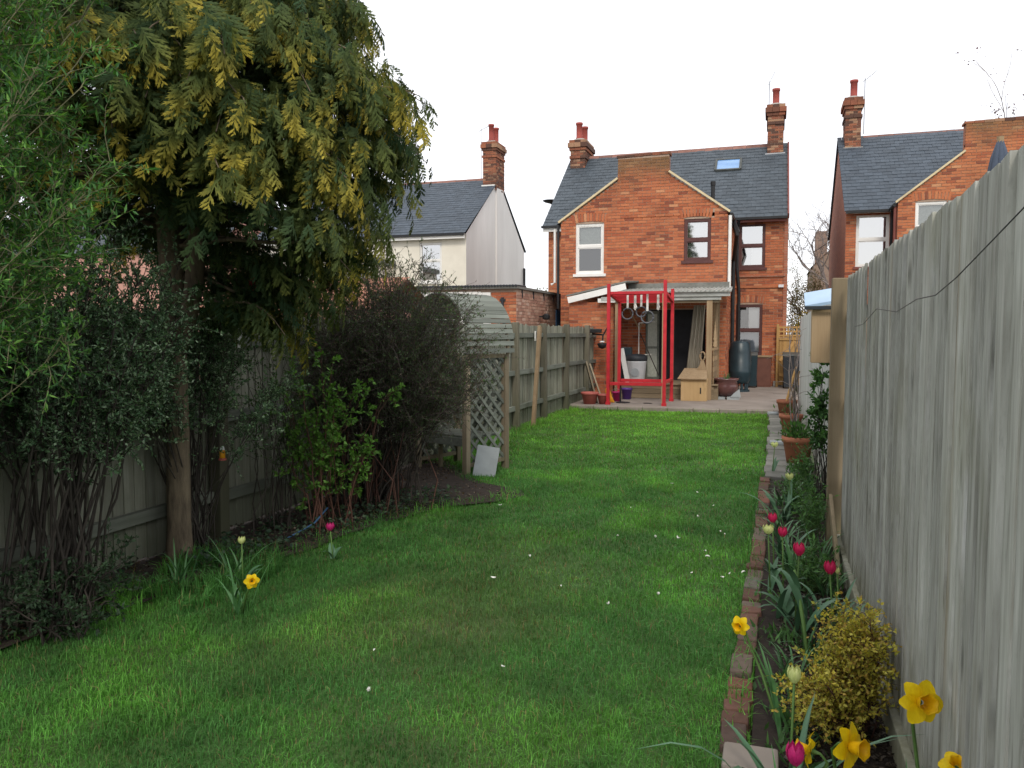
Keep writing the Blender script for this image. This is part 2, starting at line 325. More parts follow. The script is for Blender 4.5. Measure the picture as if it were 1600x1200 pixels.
class MB:
    def __init__(s): s.v = []; s.f = []
    def add(s, vs, fs):
        o = len(s.v); s.v += [tuple(v) for v in vs]; s.f += [tuple(i + o for i in f) for f in fs]; return s
    def box(s, x0, x1, y0, y1, z0, z1, taper=0):
        t = taper
        return s.add([(x0, y0, z0), (x1, y0, z0), (x1, y1, z0), (x0, y1, z0), (x0 + t, y0 + t, z1), (x1 - t, y0 + t, z1), (x1 - t, y1 - t, z1), (x0 + t, y1 - t, z1)],
                     [(3, 2, 1, 0), (4, 5, 6, 7), (0, 1, 5, 4), (1, 2, 6, 5), (2, 3, 7, 6), (3, 0, 4, 7)])
    def bar(s, p, q, w, t, up=(0, 0, 1)):
        p = Vector(p); q = Vector(q); d = (q - p).normalized(); u = Vector(up)
        if abs(d.dot(u)) > .98: u = Vector((0, 1, 0))
        x = d.cross(u).normalized() * (w / 2); z = x.normalized().cross(d) * (t / 2)
        return s.add([p - x - z, p + x - z, p + x + z, p - x + z, q - x - z, q + x - z, q + x + z, q - x + z],
                     [(0, 1, 2, 3), (7, 6, 5, 4), (0, 4, 5, 1), (1, 5, 6, 2), (2, 6, 7, 3), (3, 7, 4, 0)])
    def tube(s, pts, rad, n=6, cap=True):
        pts = [Vector(p) for p in pts]; o = len(s.v)
        if not isinstance(rad, (list, tuple)): rad = [rad] * len(pts)
        for i, p in enumerate(pts):
            d = (pts[min(i + 1, len(pts) - 1)] - pts[max(i - 1, 0)])
            if d.length < 1e-9: d = Vector((0, 0, 1))
            d.normalize(); u = Vector((.31, .27, .91)) if abs(d.z) < .9 else Vector((.9, .3, .1))
            x = d.cross(u).normalized(); y = x.cross(d)
            for k in range(n):
                a = 2 * math.pi * k / n; s.v.append(tuple(p + (x * math.cos(a) + y * math.sin(a)) * rad[i]))
        for i in range(len(pts) - 1):
            for k in range(n):
                a, b_ = o + i * n + k, o + i * n + (k + 1) % n
                s.f.append((a, b_, b_ + n, a + n))
        if cap and n > 2:
            s.f.append(tuple(o + k for k in range(n))[::-1]); s.f.append(tuple(o + (len(pts) - 1) * n + k for k in range(n)))
        return s
    def lathe(s, prof, n=20, c=(0, 0, 0)):
        o = len(s.v)
        for r, z in prof:
            for k in range(n):
                a = 2 * math.pi * k / n; s.v.append((c[0] + r * math.cos(a), c[1] + r * math.sin(a), c[2] + z))
        for i in range(len(prof) - 1):
            for k in range(n):
                a, b_ = o + i * n + k, o + i * n + (k + 1) % n; s.f.append((a, b_, b_ + n, a + n))
        s.f.append(tuple(o + k for k in range(n))[::-1]); s.f.append(tuple(o + (len(prof) - 1) * n + k for k in range(n)))
        return s
    def prism(s, poly, y0, y1):
        """polygon in xz extruded along y"""
        n = len(poly)
        return s.add([(x, y0, z) for x, z in poly] + [(x, y1, z) for x, z in poly],
                     [tuple(range(n)), tuple(range(2 * n - 1, n - 1, -1))] + [(i, i + n, (i + 1) % n + n, (i + 1) % n) for i in range(n)])
    def mesh(s, name, m, smooth=False, bevel=0):
        me = bpy.data.meshes.new(name); me.from_pydata(s.v, [], s.f)
        me.materials.append(m)
        if smooth:
            for p in me.polygons: p.use_smooth = len(p.vertices) == 4
        return me
    def build(s, name, m, parent=None, smooth=False, kind=None):
        me = s.mesh(name, m, smooth); o = bpy.data.objects.new(name, me); C.objects.link(o)
        if parent: o.parent = parent
        if kind: o['kind'] = kind
        return o
def thing(name, label, cat, loc=(0, 0, 0), rz=0, group=None):
    o = bpy.data.objects.new(name, None); C.objects.link(o); o.location = loc; o.rotation_euler = (0, 0, rz); o.empty_display_size = .1
    return tag(o, label, cat, group)
def tag(o, label, cat, group=None):
    o['label'] = label; o['category'] = cat
    if group: o['group'] = group
    return o
def struct(o): o['kind'] = 'structure'; return o
def bevel(o, w, seg=2):
    md = o.modifiers.new('bevel', 'BEVEL'); md.width = w; md.segments = seg; md.limit_method = 'ANGLE'; return o

# value noise on a plane
_ng = rng.random((64, 64))
def vnoise(x, y, s):
    x = np.asarray(x) * s + 100; y = np.asarray(y) * s + 100
    i = np.floor(x).astype(int); j = np.floor(y).astype(int); u = x - i; v = y - j
    u = u * u * (3 - 2 * u); v = v * v * (3 - 2 * v)
    g = lambda a, b_: _ng[a % 64, b_ % 64]
    return (g(i, j) * (1 - u) + g(i + 1, j) * u) * (1 - v) + (g(i, j + 1) * (1 - u) + g(i + 1, j + 1) * u) * v
def fbm(x, y, s): return .55 * vnoise(x, y, s) + .3 * vnoise(x, y, s * 2.1) + .15 * vnoise(x, y, s * 4.3)

# ================================================================== ground
def sheet(name, x0, x1, y0, y1, z, m, nx=1, ny=1, amp=0, zf=None):
    xs = np.linspace(x0, x1, nx + 1); ys = np.linspace(y0, y1, ny + 1); X_, Y_ = np.meshgrid(xs, ys)
    Z_ = np.full_like(X_, z) + (amp * (fbm(X_, Y_, 3.0) - .5) if amp else 0)
    if zf is not None: Z_ = Z_ + zf(X_, Y_)
    i = np.arange(ny)[:, None] * (nx + 1) + np.arange(nx)[None]; i = i.ravel()
    f = np.stack([i, i + 1, i + nx + 2, i + nx + 1], 1)
    return link(name, npmesh(name, np.stack([X_.ravel(), Y_.ravel(), Z_.ravel()], 1), [f], smooth=True), m)
m, nt, b = start('earth'); g = coords(nt, world=True, jitter=False)
nt.links.new(ramp(nt, noise(nt, g, 1.2, 5), [(.35, (.06, .05, .03)), (.65, (.05, .075, .025))]), b.inputs['Base Color']); b.inputs['Roughness'].default_value = 1; M_earth = m
m, nt, b = start('lawn_thatch'); g = coords(nt, world=True, jitter=False)
c_ = ramp(nt, noise(nt, g, .9, 4), [(.35, (.045, .11, .02)), (.52, (.055, .125, .022)), (.7, (.085, .105, .038))])
c_ = mixc(nt, .6, c_, ramp(nt, noise(nt, g, 60, 4), [(.3, (.5, .5, .5)), (.7, (1.3, 1.3, 1.3))]), 'MULTIPLY')
nt.links.new(c_, b.inputs['Base Color']); b.inputs['Roughness'].default_value = 1; bump(nt, b, noise(nt, g, 80, 4), .8, .02); M_thatch = m
struct(sheet('ground', -300, 300, -60, 600, -.06, M_earth))
struct(sheet('lawn', -4.3, -.09, -3, 17.02, 0, M_thatch, 42, 160, .03))
struct(sheet('flower_bed', -.05, .56, 0, 9.2, .03, M_soil, 24, 240, .05))
LB = [(-3, -4.1), (2, -4.05), (3.2, -3.85), (4.3, -3.72), (5.2, -3.42), (6.2, -3.3), (6.9, -3.02), (7.25, -2.66), (7.6, -2.5), (7.9, -2.62), (8.15, -3.15), (8.6, -3.5), (9.4, -4.05), (18, -4.12)]
_ly = [a for a, _ in LB]; _lx = [b_ for _, b_ in LB]
def left_edge(y): return np.interp(y, _ly, _lx)
# bare soil of the left border, a sheet that follows the lawn's edge
ys = np.linspace(1, 9.4, 120); ts = np.linspace(0, 1, 16)
Yg, Tg = np.meshgrid(ys, ts, indexing='ij'); Xg = -4.35 + (left_edge(Yg) + .14 + 4.35 + .1 * (vnoise(Yg, Yg * 0, 2.5) - .5)) * Tg
Zg = .022 + .06 * (fbm(Xg, Yg, 3) - .35) * (1 - Tg ** 4)
i = (np.arange(119)[:, None] * 16 + np.arange(15)[None]).ravel()
struct(link('border_soil', npmesh('border_soil', np.stack([Xg.ravel(), Yg.ravel(), Zg.ravel()], 1), [np.stack([i, i + 1, i + 17, i + 16], 1)], smooth=True), M_soil))
# patio: concrete slab one step above the lawn
pt = MB().box(-4.3, .62, 17.05, 34, -.1, .10).build('patio', M_concrete); struct(bevel(pt, .02))
for k in range(9):
    x0 = -4.2 + k * .53
    struct(bevel(MB().box(x0, x0 + .52, 16.93 + .02 * random.random(), 17.045, -.05, .085 + .01 * random.random()).build('patio_kerb', M_concrete), .012))
# stepping pavers between lawn and pots
path = struct(sheet('garden_path', -.06, .5, 9.2, 17.04, .012, M_soil, 8, 60, .02))
y = 9.3
while y < 16.9:
    L = random.uniform(.38, .52)
    if y + L > 17: break
    o = bevel(MB().box(-.17, .17, -L / 2 + .012, L / 2 - .012, -.03, .028).build('paver', M_paver, path), .012)
    o.location = (.12 + random.uniform(-.03, .03), y + L / 2, .012 + random.uniform(0, .012)); o.rotation_euler = (random.uniform(-.02, .02), random.uniform(-.03, .03), random.uniform(-.05, .05)); y += L

# ================================================================== houses
def wb(mb, name, m, root, smooth=False):
    o = mb.build(name, m, None, smooth); o.parent = root; o.matrix_parent_inverse = Matrix.Translation(-Vector(root.location)); return o
def wlink(name, me, m, root, kind=None):
    o = link(name, me, m, None, kind); o.parent = root; o.matrix_parent_inverse = Matrix.Translation(-Vector(root.location)); return o
BV = np.array([(x, y, z) for y in (.012, -.09) for z in (-.0315, .0315) for x in (-.1075, .1075)])
BF = [np.array([(0, 1, 3, 2), (0, 4, 5, 1), (2, 3, 7, 6), (0, 2, 6, 4), (1, 5, 7, 3)])]
def shared_mesh(name, tv, tf, m):
    me = npmesh(name, tv, tf); me.materials.append(m); return me
def bricks(parent, O, u, n, W, H, holes, m, single=0, score=None, lim=None, pitch=(.225, .075)):
    """stretcher-bond brickwork on the plane O + a*u + b*z facing n, cut round holes (a0, a1, z0, z1) and to lim(z) = (lo, hi);
    the best `single` bricks are objects, the rest one part"""
    u = np.array(u, float); n = np.array(n, float); O = np.array(O, float); P = []
    for r in range(int(H / pitch[1])):
        zc = (r + .5) * pitch[1]; off = (r % 2) * .5 * pitch[0]
        sp = [(.002, W - .002) if lim is None else lim(zc)]
        for h in holes or []:
            if h[2] < zc < h[3]:
                nsp = []
                for lo, hi in sp:
                    if h[1] <= lo or h[0] >= hi: nsp.append((lo, hi)); continue
                    if h[0] > lo: nsp.append((lo, h[0]))
                    if h[1] < hi: nsp.append((h[1], hi))
                sp = nsp
        for c in range(-1, int(W / pitch[0]) + 2):
            a = c * pitch[0] + off + pitch[0] / 2
            for s0, s1 in sp:
                lo, hi = max(a - .1075, s0), min(a + .1075, s1)
                if lo - s0 < .05: lo = s0
                if s1 - hi < .05: hi = s1
                if hi - lo > .03: P.append(((lo + hi) / 2, zc, (hi - lo) / .215))
    P = np.array(P)
    if len(P) == 0: return
    pos = O + P[:, :1] * u + P[:, 1:2] * np.array((0, 0, 1.)) + rng.normal(0, .0022, (len(P), 1)) * n
    Rm = np.stack([u, n, np.array((0, 0, 1.))], 1)
    order = np.argsort(-(np.array([score(a, z) for a, z, _ in P]) if score else rng.random(len(P)))) if single else np.arange(len(P))
    full = P[:, 2] > .98
    order = [k for k in order if full[k]] + [k for k in order if not full[k]] if single else order
    first = order[:single] if single else []; rest = order[single:] if single else order
    if len(first):
        me = shared_mesh('brick', BV, BF, m); M4 = Matrix([list(Rm[r]) + [0] for r in range(3)] + [[0, 0, 0, 1]])
        for k in first:
            o = link('brick', me, None, parent); o.matrix_local = Matrix.Translation(pos[k]) @ M4 @ Matrix.Diagonal((P[k, 2], 1, 1, 1))
    if len(rest):
        S = np.ones((len(rest), 3)); S[:, 0] = P[rest, 2]
        v, f = scatter(BV, BF, pos[rest], np.repeat(Rm[None], len(rest), 0), S)
        link('brickwork', npmesh('brickwork', v, f), m, parent, 'stuff')
SV = np.array([(x, y, z) for z in (0, .007) for y in (-.12, .2) for x in (-.122, .122)])
SF = [np.array([(0, 1, 3, 2), (4, 6, 7, 5), (0, 4, 5, 1), (0, 2, 6, 4), (1, 5, 7, 3), (2, 3, 7, 6)])]
def slates(parent, O, u, s, W, L, m, single=0, mask=None, score=None):
    """O: eaves corner, u: along the eaves, s: unit vector up the slope"""
    u = np.array(u, float); s = np.array(s, float); n = np.cross(u, s); n /= np.linalg.norm(n)
    P = []
    rows = int(L / .2); cw = .25
    for r in range(rows + 1):
        t = (r + .5) * L / (rows + 1)
        for c in range(int(W / cw) + 2):
            a = c * cw + (r % 2) * .125; lo, hi = max(a - .122, 0), min(a + .122, W)
            if hi - lo < .03: continue
            P.append(((lo + hi) / 2, t, (hi - lo) / .244))
    P = np.array(P); pos = np.array(O) + P[:, :1] * u + P[:, 1:2] * s + n * .012 + n * rng.random((len(P), 1)) * .006
    tl = .045; s2 = s * math.cos(tl) - n * math.sin(tl); s2 /= np.linalg.norm(s2); n2 = np.cross(u, s2)
    Rm = np.stack([u, s2, n2], 1)
    order = np.argsort(-np.array([score(a, t) - 100 * (q < .98) for a, t, q in P])) if score else np.arange(len(P))
    if single:
        me = shared_mesh('slate', SV, SF, m); M4 = Matrix([list(Rm[r]) + [0] for r in range(3)] + [[0, 0, 0, 1]])
        for k in order[:single]:
            o = link('slate', me, None, parent); o.matrix_local = Matrix.Translation(pos[k]) @ M4 @ Matrix.Rotation(random.uniform(-.012, .012), 4, 'Z')
    rest = order[single:]
    if len(rest):
        S_ = np.ones((len(rest), 3)); S_[:, 0] = P[rest, 2]
        v, f = scatter(SV, SF, pos[rest], np.repeat(Rm[None], len(rest), 0), S_)
        link('slating', npmesh('slating', v, f), m, parent, 'stuff')
def holed_wall(xs, zs, holes, y, poly=None):
    """mortar backing in the xz plane at y with rectangular holes; poly closes the gable above"""
    mb = MB(); X_ = sorted(set(list(xs) + [h for q in holes for h in q[:2]])); Z_ = sorted(set(list(zs) + [h for q in holes for h in q[2:]]))
    for a, b_ in zip(X_, X_[1:]):
        for c, d in zip(Z_, Z_[1:]):
            cx, cz = (a + b_) / 2, (c + d) / 2
            if any(h[0] < cx < h[1] and h[2] < cz < h[3] for h in holes): continue
            mb.add([(a, y, c), (b_, y, c), (b_, y, d), (a, y, d)], [(0, 1, 2, 3)])
    if poly: mb.add([(x, y, z) for x, z in poly], [tuple(range(len(poly)))])
    return mb
def window(root, x0, x1, z0, z1, y, fm, panes, bar=.07, split=.5, sill=None, glass=None, label=None, name='window'):
    """sash window facing -y. panes: backing materials (lower, upper)"""
    zm = z0 + (z1 - z0) * split; w = .06
    f = MB()
    f.box(x0, x0 + w, y + .02, y + .09, z0, z1); f.box(x1 - w, x1, y + .02, y + .09, z0, z1)
    f.box(x0 + w, x1 - w, y + .021, y + .089, z1 - w, z1); f.box(x0 + w, x1 - w, y + .021, y + .089, z0, z0 + w)
    f.box(x0 + w, x1 - w, y + .019, y + .088, zm - bar / 2, zm + bar / 2)
    win = wb(f, name, fm, root)
    if label: win['label'] = label
    for k, (a, c) in enumerate(((z0 + w, zm - bar / 2), (zm + bar / 2, z1 - w))):
        in_ = MB()
        for xa, xb, za, zb in ((x0 + w, x0 + w + .025, a, c), (x1 - w - .025, x1 - w, a, c), (x0 + w + .025, x1 - w - .025, c - .025, c), (x0 + w + .025, x1 - w - .025, a, a + .025)):
            in_.box(xa, xb, y + .032, y + .075, za, zb)
        in_.build('glazing_bead', fm, win)
        MB().add([(x0 + w, y + .055, a), (x1 - w, y + .055, a), (x1 - w, y + .055, c), (x0 + w, y + .055, c)], [(0, 1, 2, 3)]).build('pane', glass or M_glass, win)
        bm_ = panes[k]
        if bm_ == 'half':
            xm = x0 + (x1 - x0) * .48
            MB().box(x0 + .02, xm, y + .13, y + .15, a, c).build('dark_interior', M_room, win); MB().box(xm, x1 - .02, y + .12, y + .14, a, c).build('pane_backing', M_skywhite, win)
        else: MB().box(x0 + .02, x1 - .02, y + .12, y + .14, a - .01, c + .01).build('pane_backing' if bm_ in (M_skywhite, M_netting, M_skypane) else 'dark_interior', bm_, win)  # white and grey-blue backings stand in for sky in the glass
    if sill:
        MB().box(x0 - .06, x1 + .06, y - .05, y + .06, z0 - .07, z0 + .001).build('sill', sill, win)
    return win
def lintel(parent, x0, x1, z, y, m, rise=.05, h=.215):
    n = int((x1 - x0 + .16) / .075); xa = x0 - .08
    me = MB().box(-.0325, .0325, -.016, .08, 0, h).mesh('lintel_brick', m)
    for k in range(n):
        t = (k + .5) / n * 2 - 1
        o = link('lintel_brick', me, None, parent); o.location = (xa + (k + .5) * .075, y, z + rise * (1 - t * t)); o.rotation_euler = (0, t * .2, 0)
def chimney(root, x0, x1, y0, y1, z0, z1, pots, single=60, pot_h=.55):
    core = wb(MB().box(x0 + .012, x1 - .012, y0 + .012, y1 - .012, z0, z1), 'chimney', M_mortar, root)
    H = z1 - z0
    bricks(core, (x0, y0 + .012, z0), (1, 0, 0), (0, -1, 0), x1 - x0, H, None, M_chbrick, single)
    bricks(core, (x1 - .012, y0, z0), (0, 1, 0), (1, 0, 0), y1 - y0, H, None, M_chbrick)
    bricks(core, (x0 + .012, y0, z0), (0, 1, 0), (-1, 0, 0), y1 - y0, H, None, M_chbrick)
    for k, (dz0, dz1, e) in enumerate(((-.62, -.52, .035), (-.34, -.24, .04), (-.24, -.08, .085), (-.08, .02, .045))):
        nb = MB(); L = x1 - x0 + 2 * e; q = max(1, round(L / .225))
        for i_ in range(q): nb.box(x0 - e + i_ * L / q + .004, x0 - e + (i_ + 1) * L / q - .004, y0 - e, y1 + e, z1 + dz0 + .004, z1 + dz1 - .004)
        nb.build('corbel_course', M_chbrick, core)
    MB().lathe([(min(x1 - x0, .5) * .62, 0), (min(x1 - x0, .5) * .5, .06), (.15, .1)], 10, ((x0 + x1) / 2, y0 + .35, z1 + .02)).build('flaunching', M_cement, core)
    for px, py in pots:
        MB().lathe([(.13, 0), (.125, .08), (.105, .1), (.105, pot_h - .08), (.125, pot_h - .07), (.125, pot_h), (.09, pot_h), (.085, pot_h - .2)], 14, (px, py, z1 + .06)).build('chimney_pot', M_pot, core, True)
    return core
def aerial(root, x, y, z0, z1, dish=False, ang=.3):
    t = MB().tube([(x, y, z0), (x, y, z1)], .014, 6)
    t.tube([(x - .1 * math.cos(ang), y, z1 - .1 - .02), (x + .5 * math.cos(ang), y + .1, z1 - .1 + .5 * math.sin(ang))], .009, 5)
    for k in range(6):
        f = -.08 + k * .1; p = (x + f * math.cos(ang), y + f * .2, z1 - .1 + f * math.sin(ang)); t.tube([(p[0], p[1] - .13, p[2] - .03), (p[0], p[1] + .13, p[2] + .03)], .006, 4)
    return wb(t, 'aerial', M_metal, root)

# ---- main house: a pair with one shared rear wing
H1 = thing('brick_house', 'orange red brick house with shared rear wing behind the red frame and porch', 'house', (-3.2, 24.6, .1))
XL, XR, YM, YW = -6.82, .27, 24.65, 20.65
EZ, RZ, YR = 5.08, 7.80, 28.05
wx0, wx1 = -5.37, -1.13
GA = [(wx0, 4.56), (-3.87, 5.56), (-3.87, 6.12), (-2.57, 6.16), (-2.57, 5.66), (wx1, 4.66)]   # gable outline above the eaves
def gz(x): return np.interp(x, [wx0, -3.88, -3.87, -2.57, -2.56, wx1], [4.56, 5.56, 6.14, 6.14, 5.66, 4.66])
W1 = (-4.97, -4.22, 3.20, 4.50); W2 = (-2.18, -1.52, 3.47, 4.51)
DOOR = (-3.12, -1.62, .1, 2.25)
holes = [W1, W2, DOOR]
wall = wb(holed_wall((wx0, wx1), (.1, 4.56), holes, YW, GA), 'rear_wing_wall', M_mortar, H1)
def lim1(z):
    xs = np.linspace(wx0, wx1, 900); k = xs[np.array([gz(x) for x in xs]) > z + .1 + .02]
    return (k[0] - wx0 + .002, k[-1] - wx0 - .002) if len(k) else (0, 0)
loc = lambda hs, x, z: [(h[0] - x, h[1] - x, h[2] - z, h[3] - z) for h in hs]
inh = lambda x, z, hs, e=.0: any(h[0] - e < x < h[1] + e and h[2] - e < z < h[3] + e for h in hs)
lz = [(W1[0] - .08, W1[1] + .08, W1[3], W1[3] + .24), (W2[0] - .08, W2[1] + .08, W2[3], W2[3] + .24)]
bricks(wall, (wx0, YW, .1), (1, 0, 0), (0, -1, 0), wx1 - wx0, 6.05, loc(holes + lz, wx0, .1), M_brick, 300,
       lambda a, z: -abs(z - 3.75) - .1 * abs(a - 2.3), lim1)
lintel(wall, W1[0], W1[1], W1[3] + .01, YW, M_brick); lintel(wall, W2[0], W2[1], W2[3] + .01, YW, M_brick)
window(H1, *W1, YW, M_white, (M_room, M_netting), split=.55, sill=M_white, label='white sash window with dark lower pane')
window(H1, *W2, YW, M_brown, (M_netting, M_skywhite), sill=M_brown, glass=M_glass_b, label='brown window with obscured lower pane')
# verges and coping of the gable
for p, q in (((wx0 - .06, 4.53), (-3.87, 5.59)), ((-2.57, 5.69), (wx1 + .06, 4.62))):
    wb(MB().bar((p[0], YW - .03, p[1] + .03), (q[0], YW - .03, q[1] + .03), .09, .05), 'verge', M_verge, H1)
cop = MB()
for k in range(6): cop.box(-3.9 + k * .2267, -3.9 + (k + 1) * .2267 - .008, YW - .02, YW + .34, 6.13 + .004 * k + random.uniform(0, .012), 6.19 + .006 * k)
wb(cop, 'parapet_coping', M_chbrick, H1)
wb(MB().box(-3.86, -2.58, YW + .02, YW + .32, 5.3, 6.13), 'parapet', M_sidebrick, H1)
wb(MB().add([(wx1, YW, .1), (wx1, YM, .1), (wx1, YM, 4.66), (wx1, YW, 4.66)], [(0, 1, 2, 3)]).add([(wx0, YW, .1), (wx0, YM, .1), (wx0, YM, 4.56), (wx0, YW, 4.56)], [(3, 2, 1, 0)]), 'wing_side_wall', M_sidebrick, H1)
bw = wb(MB().box(wx1 - .02, wx1 - .001, YW + .01, YM, .1, 4.6), 'return_wall', M_mortar, H1)
bricks(bw, (wx1, YW + .02, .1), (0, 1, 0), (1, 0, 0), YM - YW - .03, 4.5, None, M_brick)
# wing roof
apx, apz = -3.22, 6.0
wr = wb(MB().add([(wx0 - .1, YW + .03, 4.5), (apx, YW + .03, apz), (apx, 26.2, apz), (wx0 - .1, 24.6, 4.5), (wx1 + .1, YW + .03, 4.58), (wx1 + .1, 24.6, 4.58)], [(0, 1, 2, 3), (1, 4, 5, 2)]), 'wing_roof', M_slate, H1)
def rslope(O, e, **kw): pass
slates(wr, (wx1 + .1, YW + .05, 4.585), (0, 1, 0), tuple(unit(np.array((apx - wx1 - .1, 0, apz - 4.585)))), 4.2, 2.55, M_slate)
slates(wr, (wx0 - .1, 25.0, 4.51), (0, -1, 0), tuple(unit(np.array((apx - wx0 + .1, 0, apz - 4.51)))), 4.3, 2.6, M_slate)
# dark room behind the garden door
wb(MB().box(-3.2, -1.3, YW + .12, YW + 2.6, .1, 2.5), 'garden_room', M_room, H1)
# main rear wall, right of the wing and left of it
U1 = (-1.01, -.27, 3.57, 4.86); U2 = (-1.06, -.31, .99, 2.50)
wall2 = wb(holed_wall((wx1, XR), (.1, EZ), [U1, U2], YM), 'rear_wall', M_mortar, H1)
lz2 = [(U2[0] - .08, U2[1] + .08, U2[3], U2[3] + .26)]
bricks(wall2, (wx1, YM, .1), (1, 0, 0), (0, -1, 0), XR - wx1, EZ - .1, loc([U1, U2] + lz2, wx1, .1), M_brick)
lintel(wall2, U2[0], U2[1], U2[3] + .01, YM, M_brick)
wb(MB().box(wx1 + .01, XR + .03, YM - .045, YM - .012, 2.98, 3.045), 'string_course', M_brick, H1); wb(MB().box(wx1 + .01, XR + .035, YM - .06, YM - .012, 3.30, 3.35), 'string_course', M_sidebrick, H1)
window(H1, *U1, YM, M_brown, ('half', M_skypane), sill=M_brown, glass=M_glass_b, label='brown upstairs window with grey upper pane')
window(H1, *U2, YM, M_brown, (M_skypane, 'half'), sill=M_cement, glass=M_glass, label='tall brown downstairs window with sky tone painted behind the glass')
wall3 = wb(MB().add([(XL, YM, .1), (wx0, YM, .1), (wx0, YM, EZ), (XL, YM, EZ)], [(0, 1, 2, 3)]), 'rear_wall', M_mortar, H1)
bricks(wall3, (XL, YM, .1), (1, 0, 0), (0, -1, 0), wx0 - XL, EZ - .1, None, M_brick)
wb(MB().box(XR - .02, XR + .09, YM - .03, YM + .25, .1, EZ + .1), 'side_wall_strip', M_sidebrick, H1)  # strip added to stand for the shaded side wall past the corner
YB = 2 * YR - 24.4
for x in (XL, XR): wb(MB().add([(x, YM, .1), (x, YB - .2, .1), (x, YB - .2, EZ), (x, YR, RZ - .05), (x, YM, EZ)], [(0, 1, 2, 3, 4)]), 'gable_wall', M_sidebrick, H1)
wb(MB().add([(XL, YB - .2, .1), (XR, YB - .2, .1), (XR, YB - .2, EZ), (XL, YB - .2, EZ)], [(0, 1, 2, 3)]), 'street_wall', M_sidebrick, H1)
roof = wb(MB().add([(XL - .12, 24.42, 5.0), (XR + .06, 24.42, 5.0), (XR + .06, YR, RZ), (XL - .12, YR, RZ), (XL - .12, YB, 5.0), (XR + .06, YB, 5.0)], [(0, 1, 2, 3), (3, 2, 5, 4)]), 'roof', M_slate, H1)
sv = unit(np.array((0, YR - 24.42, RZ - 5.0)))
slates(roof, (XL - .12, 24.40, 5.0), (1, 0, 0), tuple(sv), XR - XL + .18, math.hypot(YR - 24.42, RZ - 5.0), M_slate, 300, None,
       lambda a, t: 10 * (a > 4.1) + a * .2 + t)
rt = MB().add([(0, -.13, -.09), (.44, -.13, -.09), (.44, 0, .045), (0, 0, .045), (.44, .13, -.09), (0, .13, -.09)], [(0, 1, 2, 3), (3, 2, 4, 5)]).mesh('ridge_tile', M_ridge)
for k in range(int((XR - XL) / .45)):
    o = link('ridge_tile', rt, None, roof); o.location = (XL + .02 + k * .45, YR, RZ + .03 + random.uniform(-.006, .006))
wb(MB().box(wx1, XR + .03, 24.37, 24.42, 4.86, 4.99), 'fascia', M_fascia, H1); wb(MB().box(XL - .1, wx0, 24.37, 24.42, 4.82, 4.97), 'fascia', M_white, H1)
wb(MB().box(wx1 + .02, XR + .05, 24.29, 24.37, 4.93, 5.0), 'gutter', M_black, H1); wb(MB().box(XL - .14, wx0 - .02, 24.29, 24.37, 4.93, 5.0), 'gutter', M_black, H1)
wb(MB().bar((XR + .08, 24.40, 5.0), (XR + .08, YR, RZ + .02), .05, .16), 'verge', M_fascia, H1)
# skylight lying in the slope
def on_slope(x, z, off): t = (z - 5.0) / (RZ - 5.0); return (x, 24.42 + t * (YR - 24.42) - off * sv[2], z + off * sv[1])
sk = MB(); a0, a1, z0, z1 = -1.86, -1.10, 6.80, 7.24
for (xa, za, xb, zb) in ((a0, z0, a1, z0), (a0, z1, a1, z1), (a0, z0, a0, z1), (a1, z0, a1, z1)): sk.bar(on_slope(xa, za, .06), on_slope(xb, zb, .06), .07, .07, (0, -sv[2], sv[1]))
skl = wb(sk, 'skylight', M_bingrey, H1)
MB().add([on_slope(a0, z0, .07), on_slope(a1, z0, .07), on_slope(a1, z1, .07), on_slope(a0, z1, .07)], [(0, 1, 2, 3)]).build('pane', M_skylight, skl)
chimney(H1, -.30, .19, 27.55, 28.45, 7.1, 8.98, [(-.06, 27.95)], 90, .55)
wb(MB().box(-.36, .25, 27.5, 27.56, 7.25, 7.45), 'lead_flashing', M_lead, H1)
chimney(H1, -6.80, -6.28, 27.4, 28.6, 6.9, 8.30, [(-6.56, 27.7), (-6.5, 28.3)], 60, .6)
wb(MB().box(-6.86, -6.24, 27.35, 27.41, 7.1, 7.25), 'lead_flashing', M_lead, H1)
aerial(H1, -.28, 28.3, 8.2, 9.95, ang=1.2)
wb(MB().lathe([(.02, 0), (.2, .05), (.28, .1), (.27, .11), (.02, .03)], 14).tube([(0, 0, 0), (.4, 0, -.1)], .02), 'satellite_dish', M_bin, H1).location = (-7.2, 26.3, 6.0)
H1.children[-1].rotation_euler = (0, R(-62), 0)
# pipes
wb(MB().tube([(-1.06, YW - .06, 4.55), (-1.06, YW - .06, 2.75)], .04, 10), 'downpipe', M_white, H1)
wb(MB().tube([(-1.0, 24.32, 4.95), (-1.05, 24.5, 4.7), (-1.05, 24.55, 3.6), (-.98, 24.55, 2.9), (-.98, 24.55, 1.2)], .045, 10), 'downpipe', M_black, H1)
wb(MB().tube([(-1.02, 21.6, 4.6), (-.94, 21.6, 4.2), (-1.06, 22.6, 3.6), (-1.06, 22.6, .2)], .05, 10), 'soil_pipe', M_black, H1)
wb(MB().tube([(wx1 + .1, YW, 4.58), (wx1 + .1, 24.4, 4.60)], .05, 8), 'gutter', M_black, H1)
wb(MB().tube([(-1.55, 21.5, 4.7), (-1.55, 21.5, 5.48)], .05, 10).tube([(-1.55, 21.5, 5.46), (-1.55, 21.5, 5.56)], .065, 10), 'vent_pipe', M_black, H1)
wb(MB().tube([(-5.45, YW + .02, 4.5), (-5.45, YW + .02, 2.3)], .035, 8), 'downpipe', M_black, H1)
wb(MB().tube([(-5.56, YW + .1, 4.4), (-5.56, YW + .1, 3.0), (-5.66, YW + .1, 2.95)], .035, 8), 'downpipe', M_white, H1)
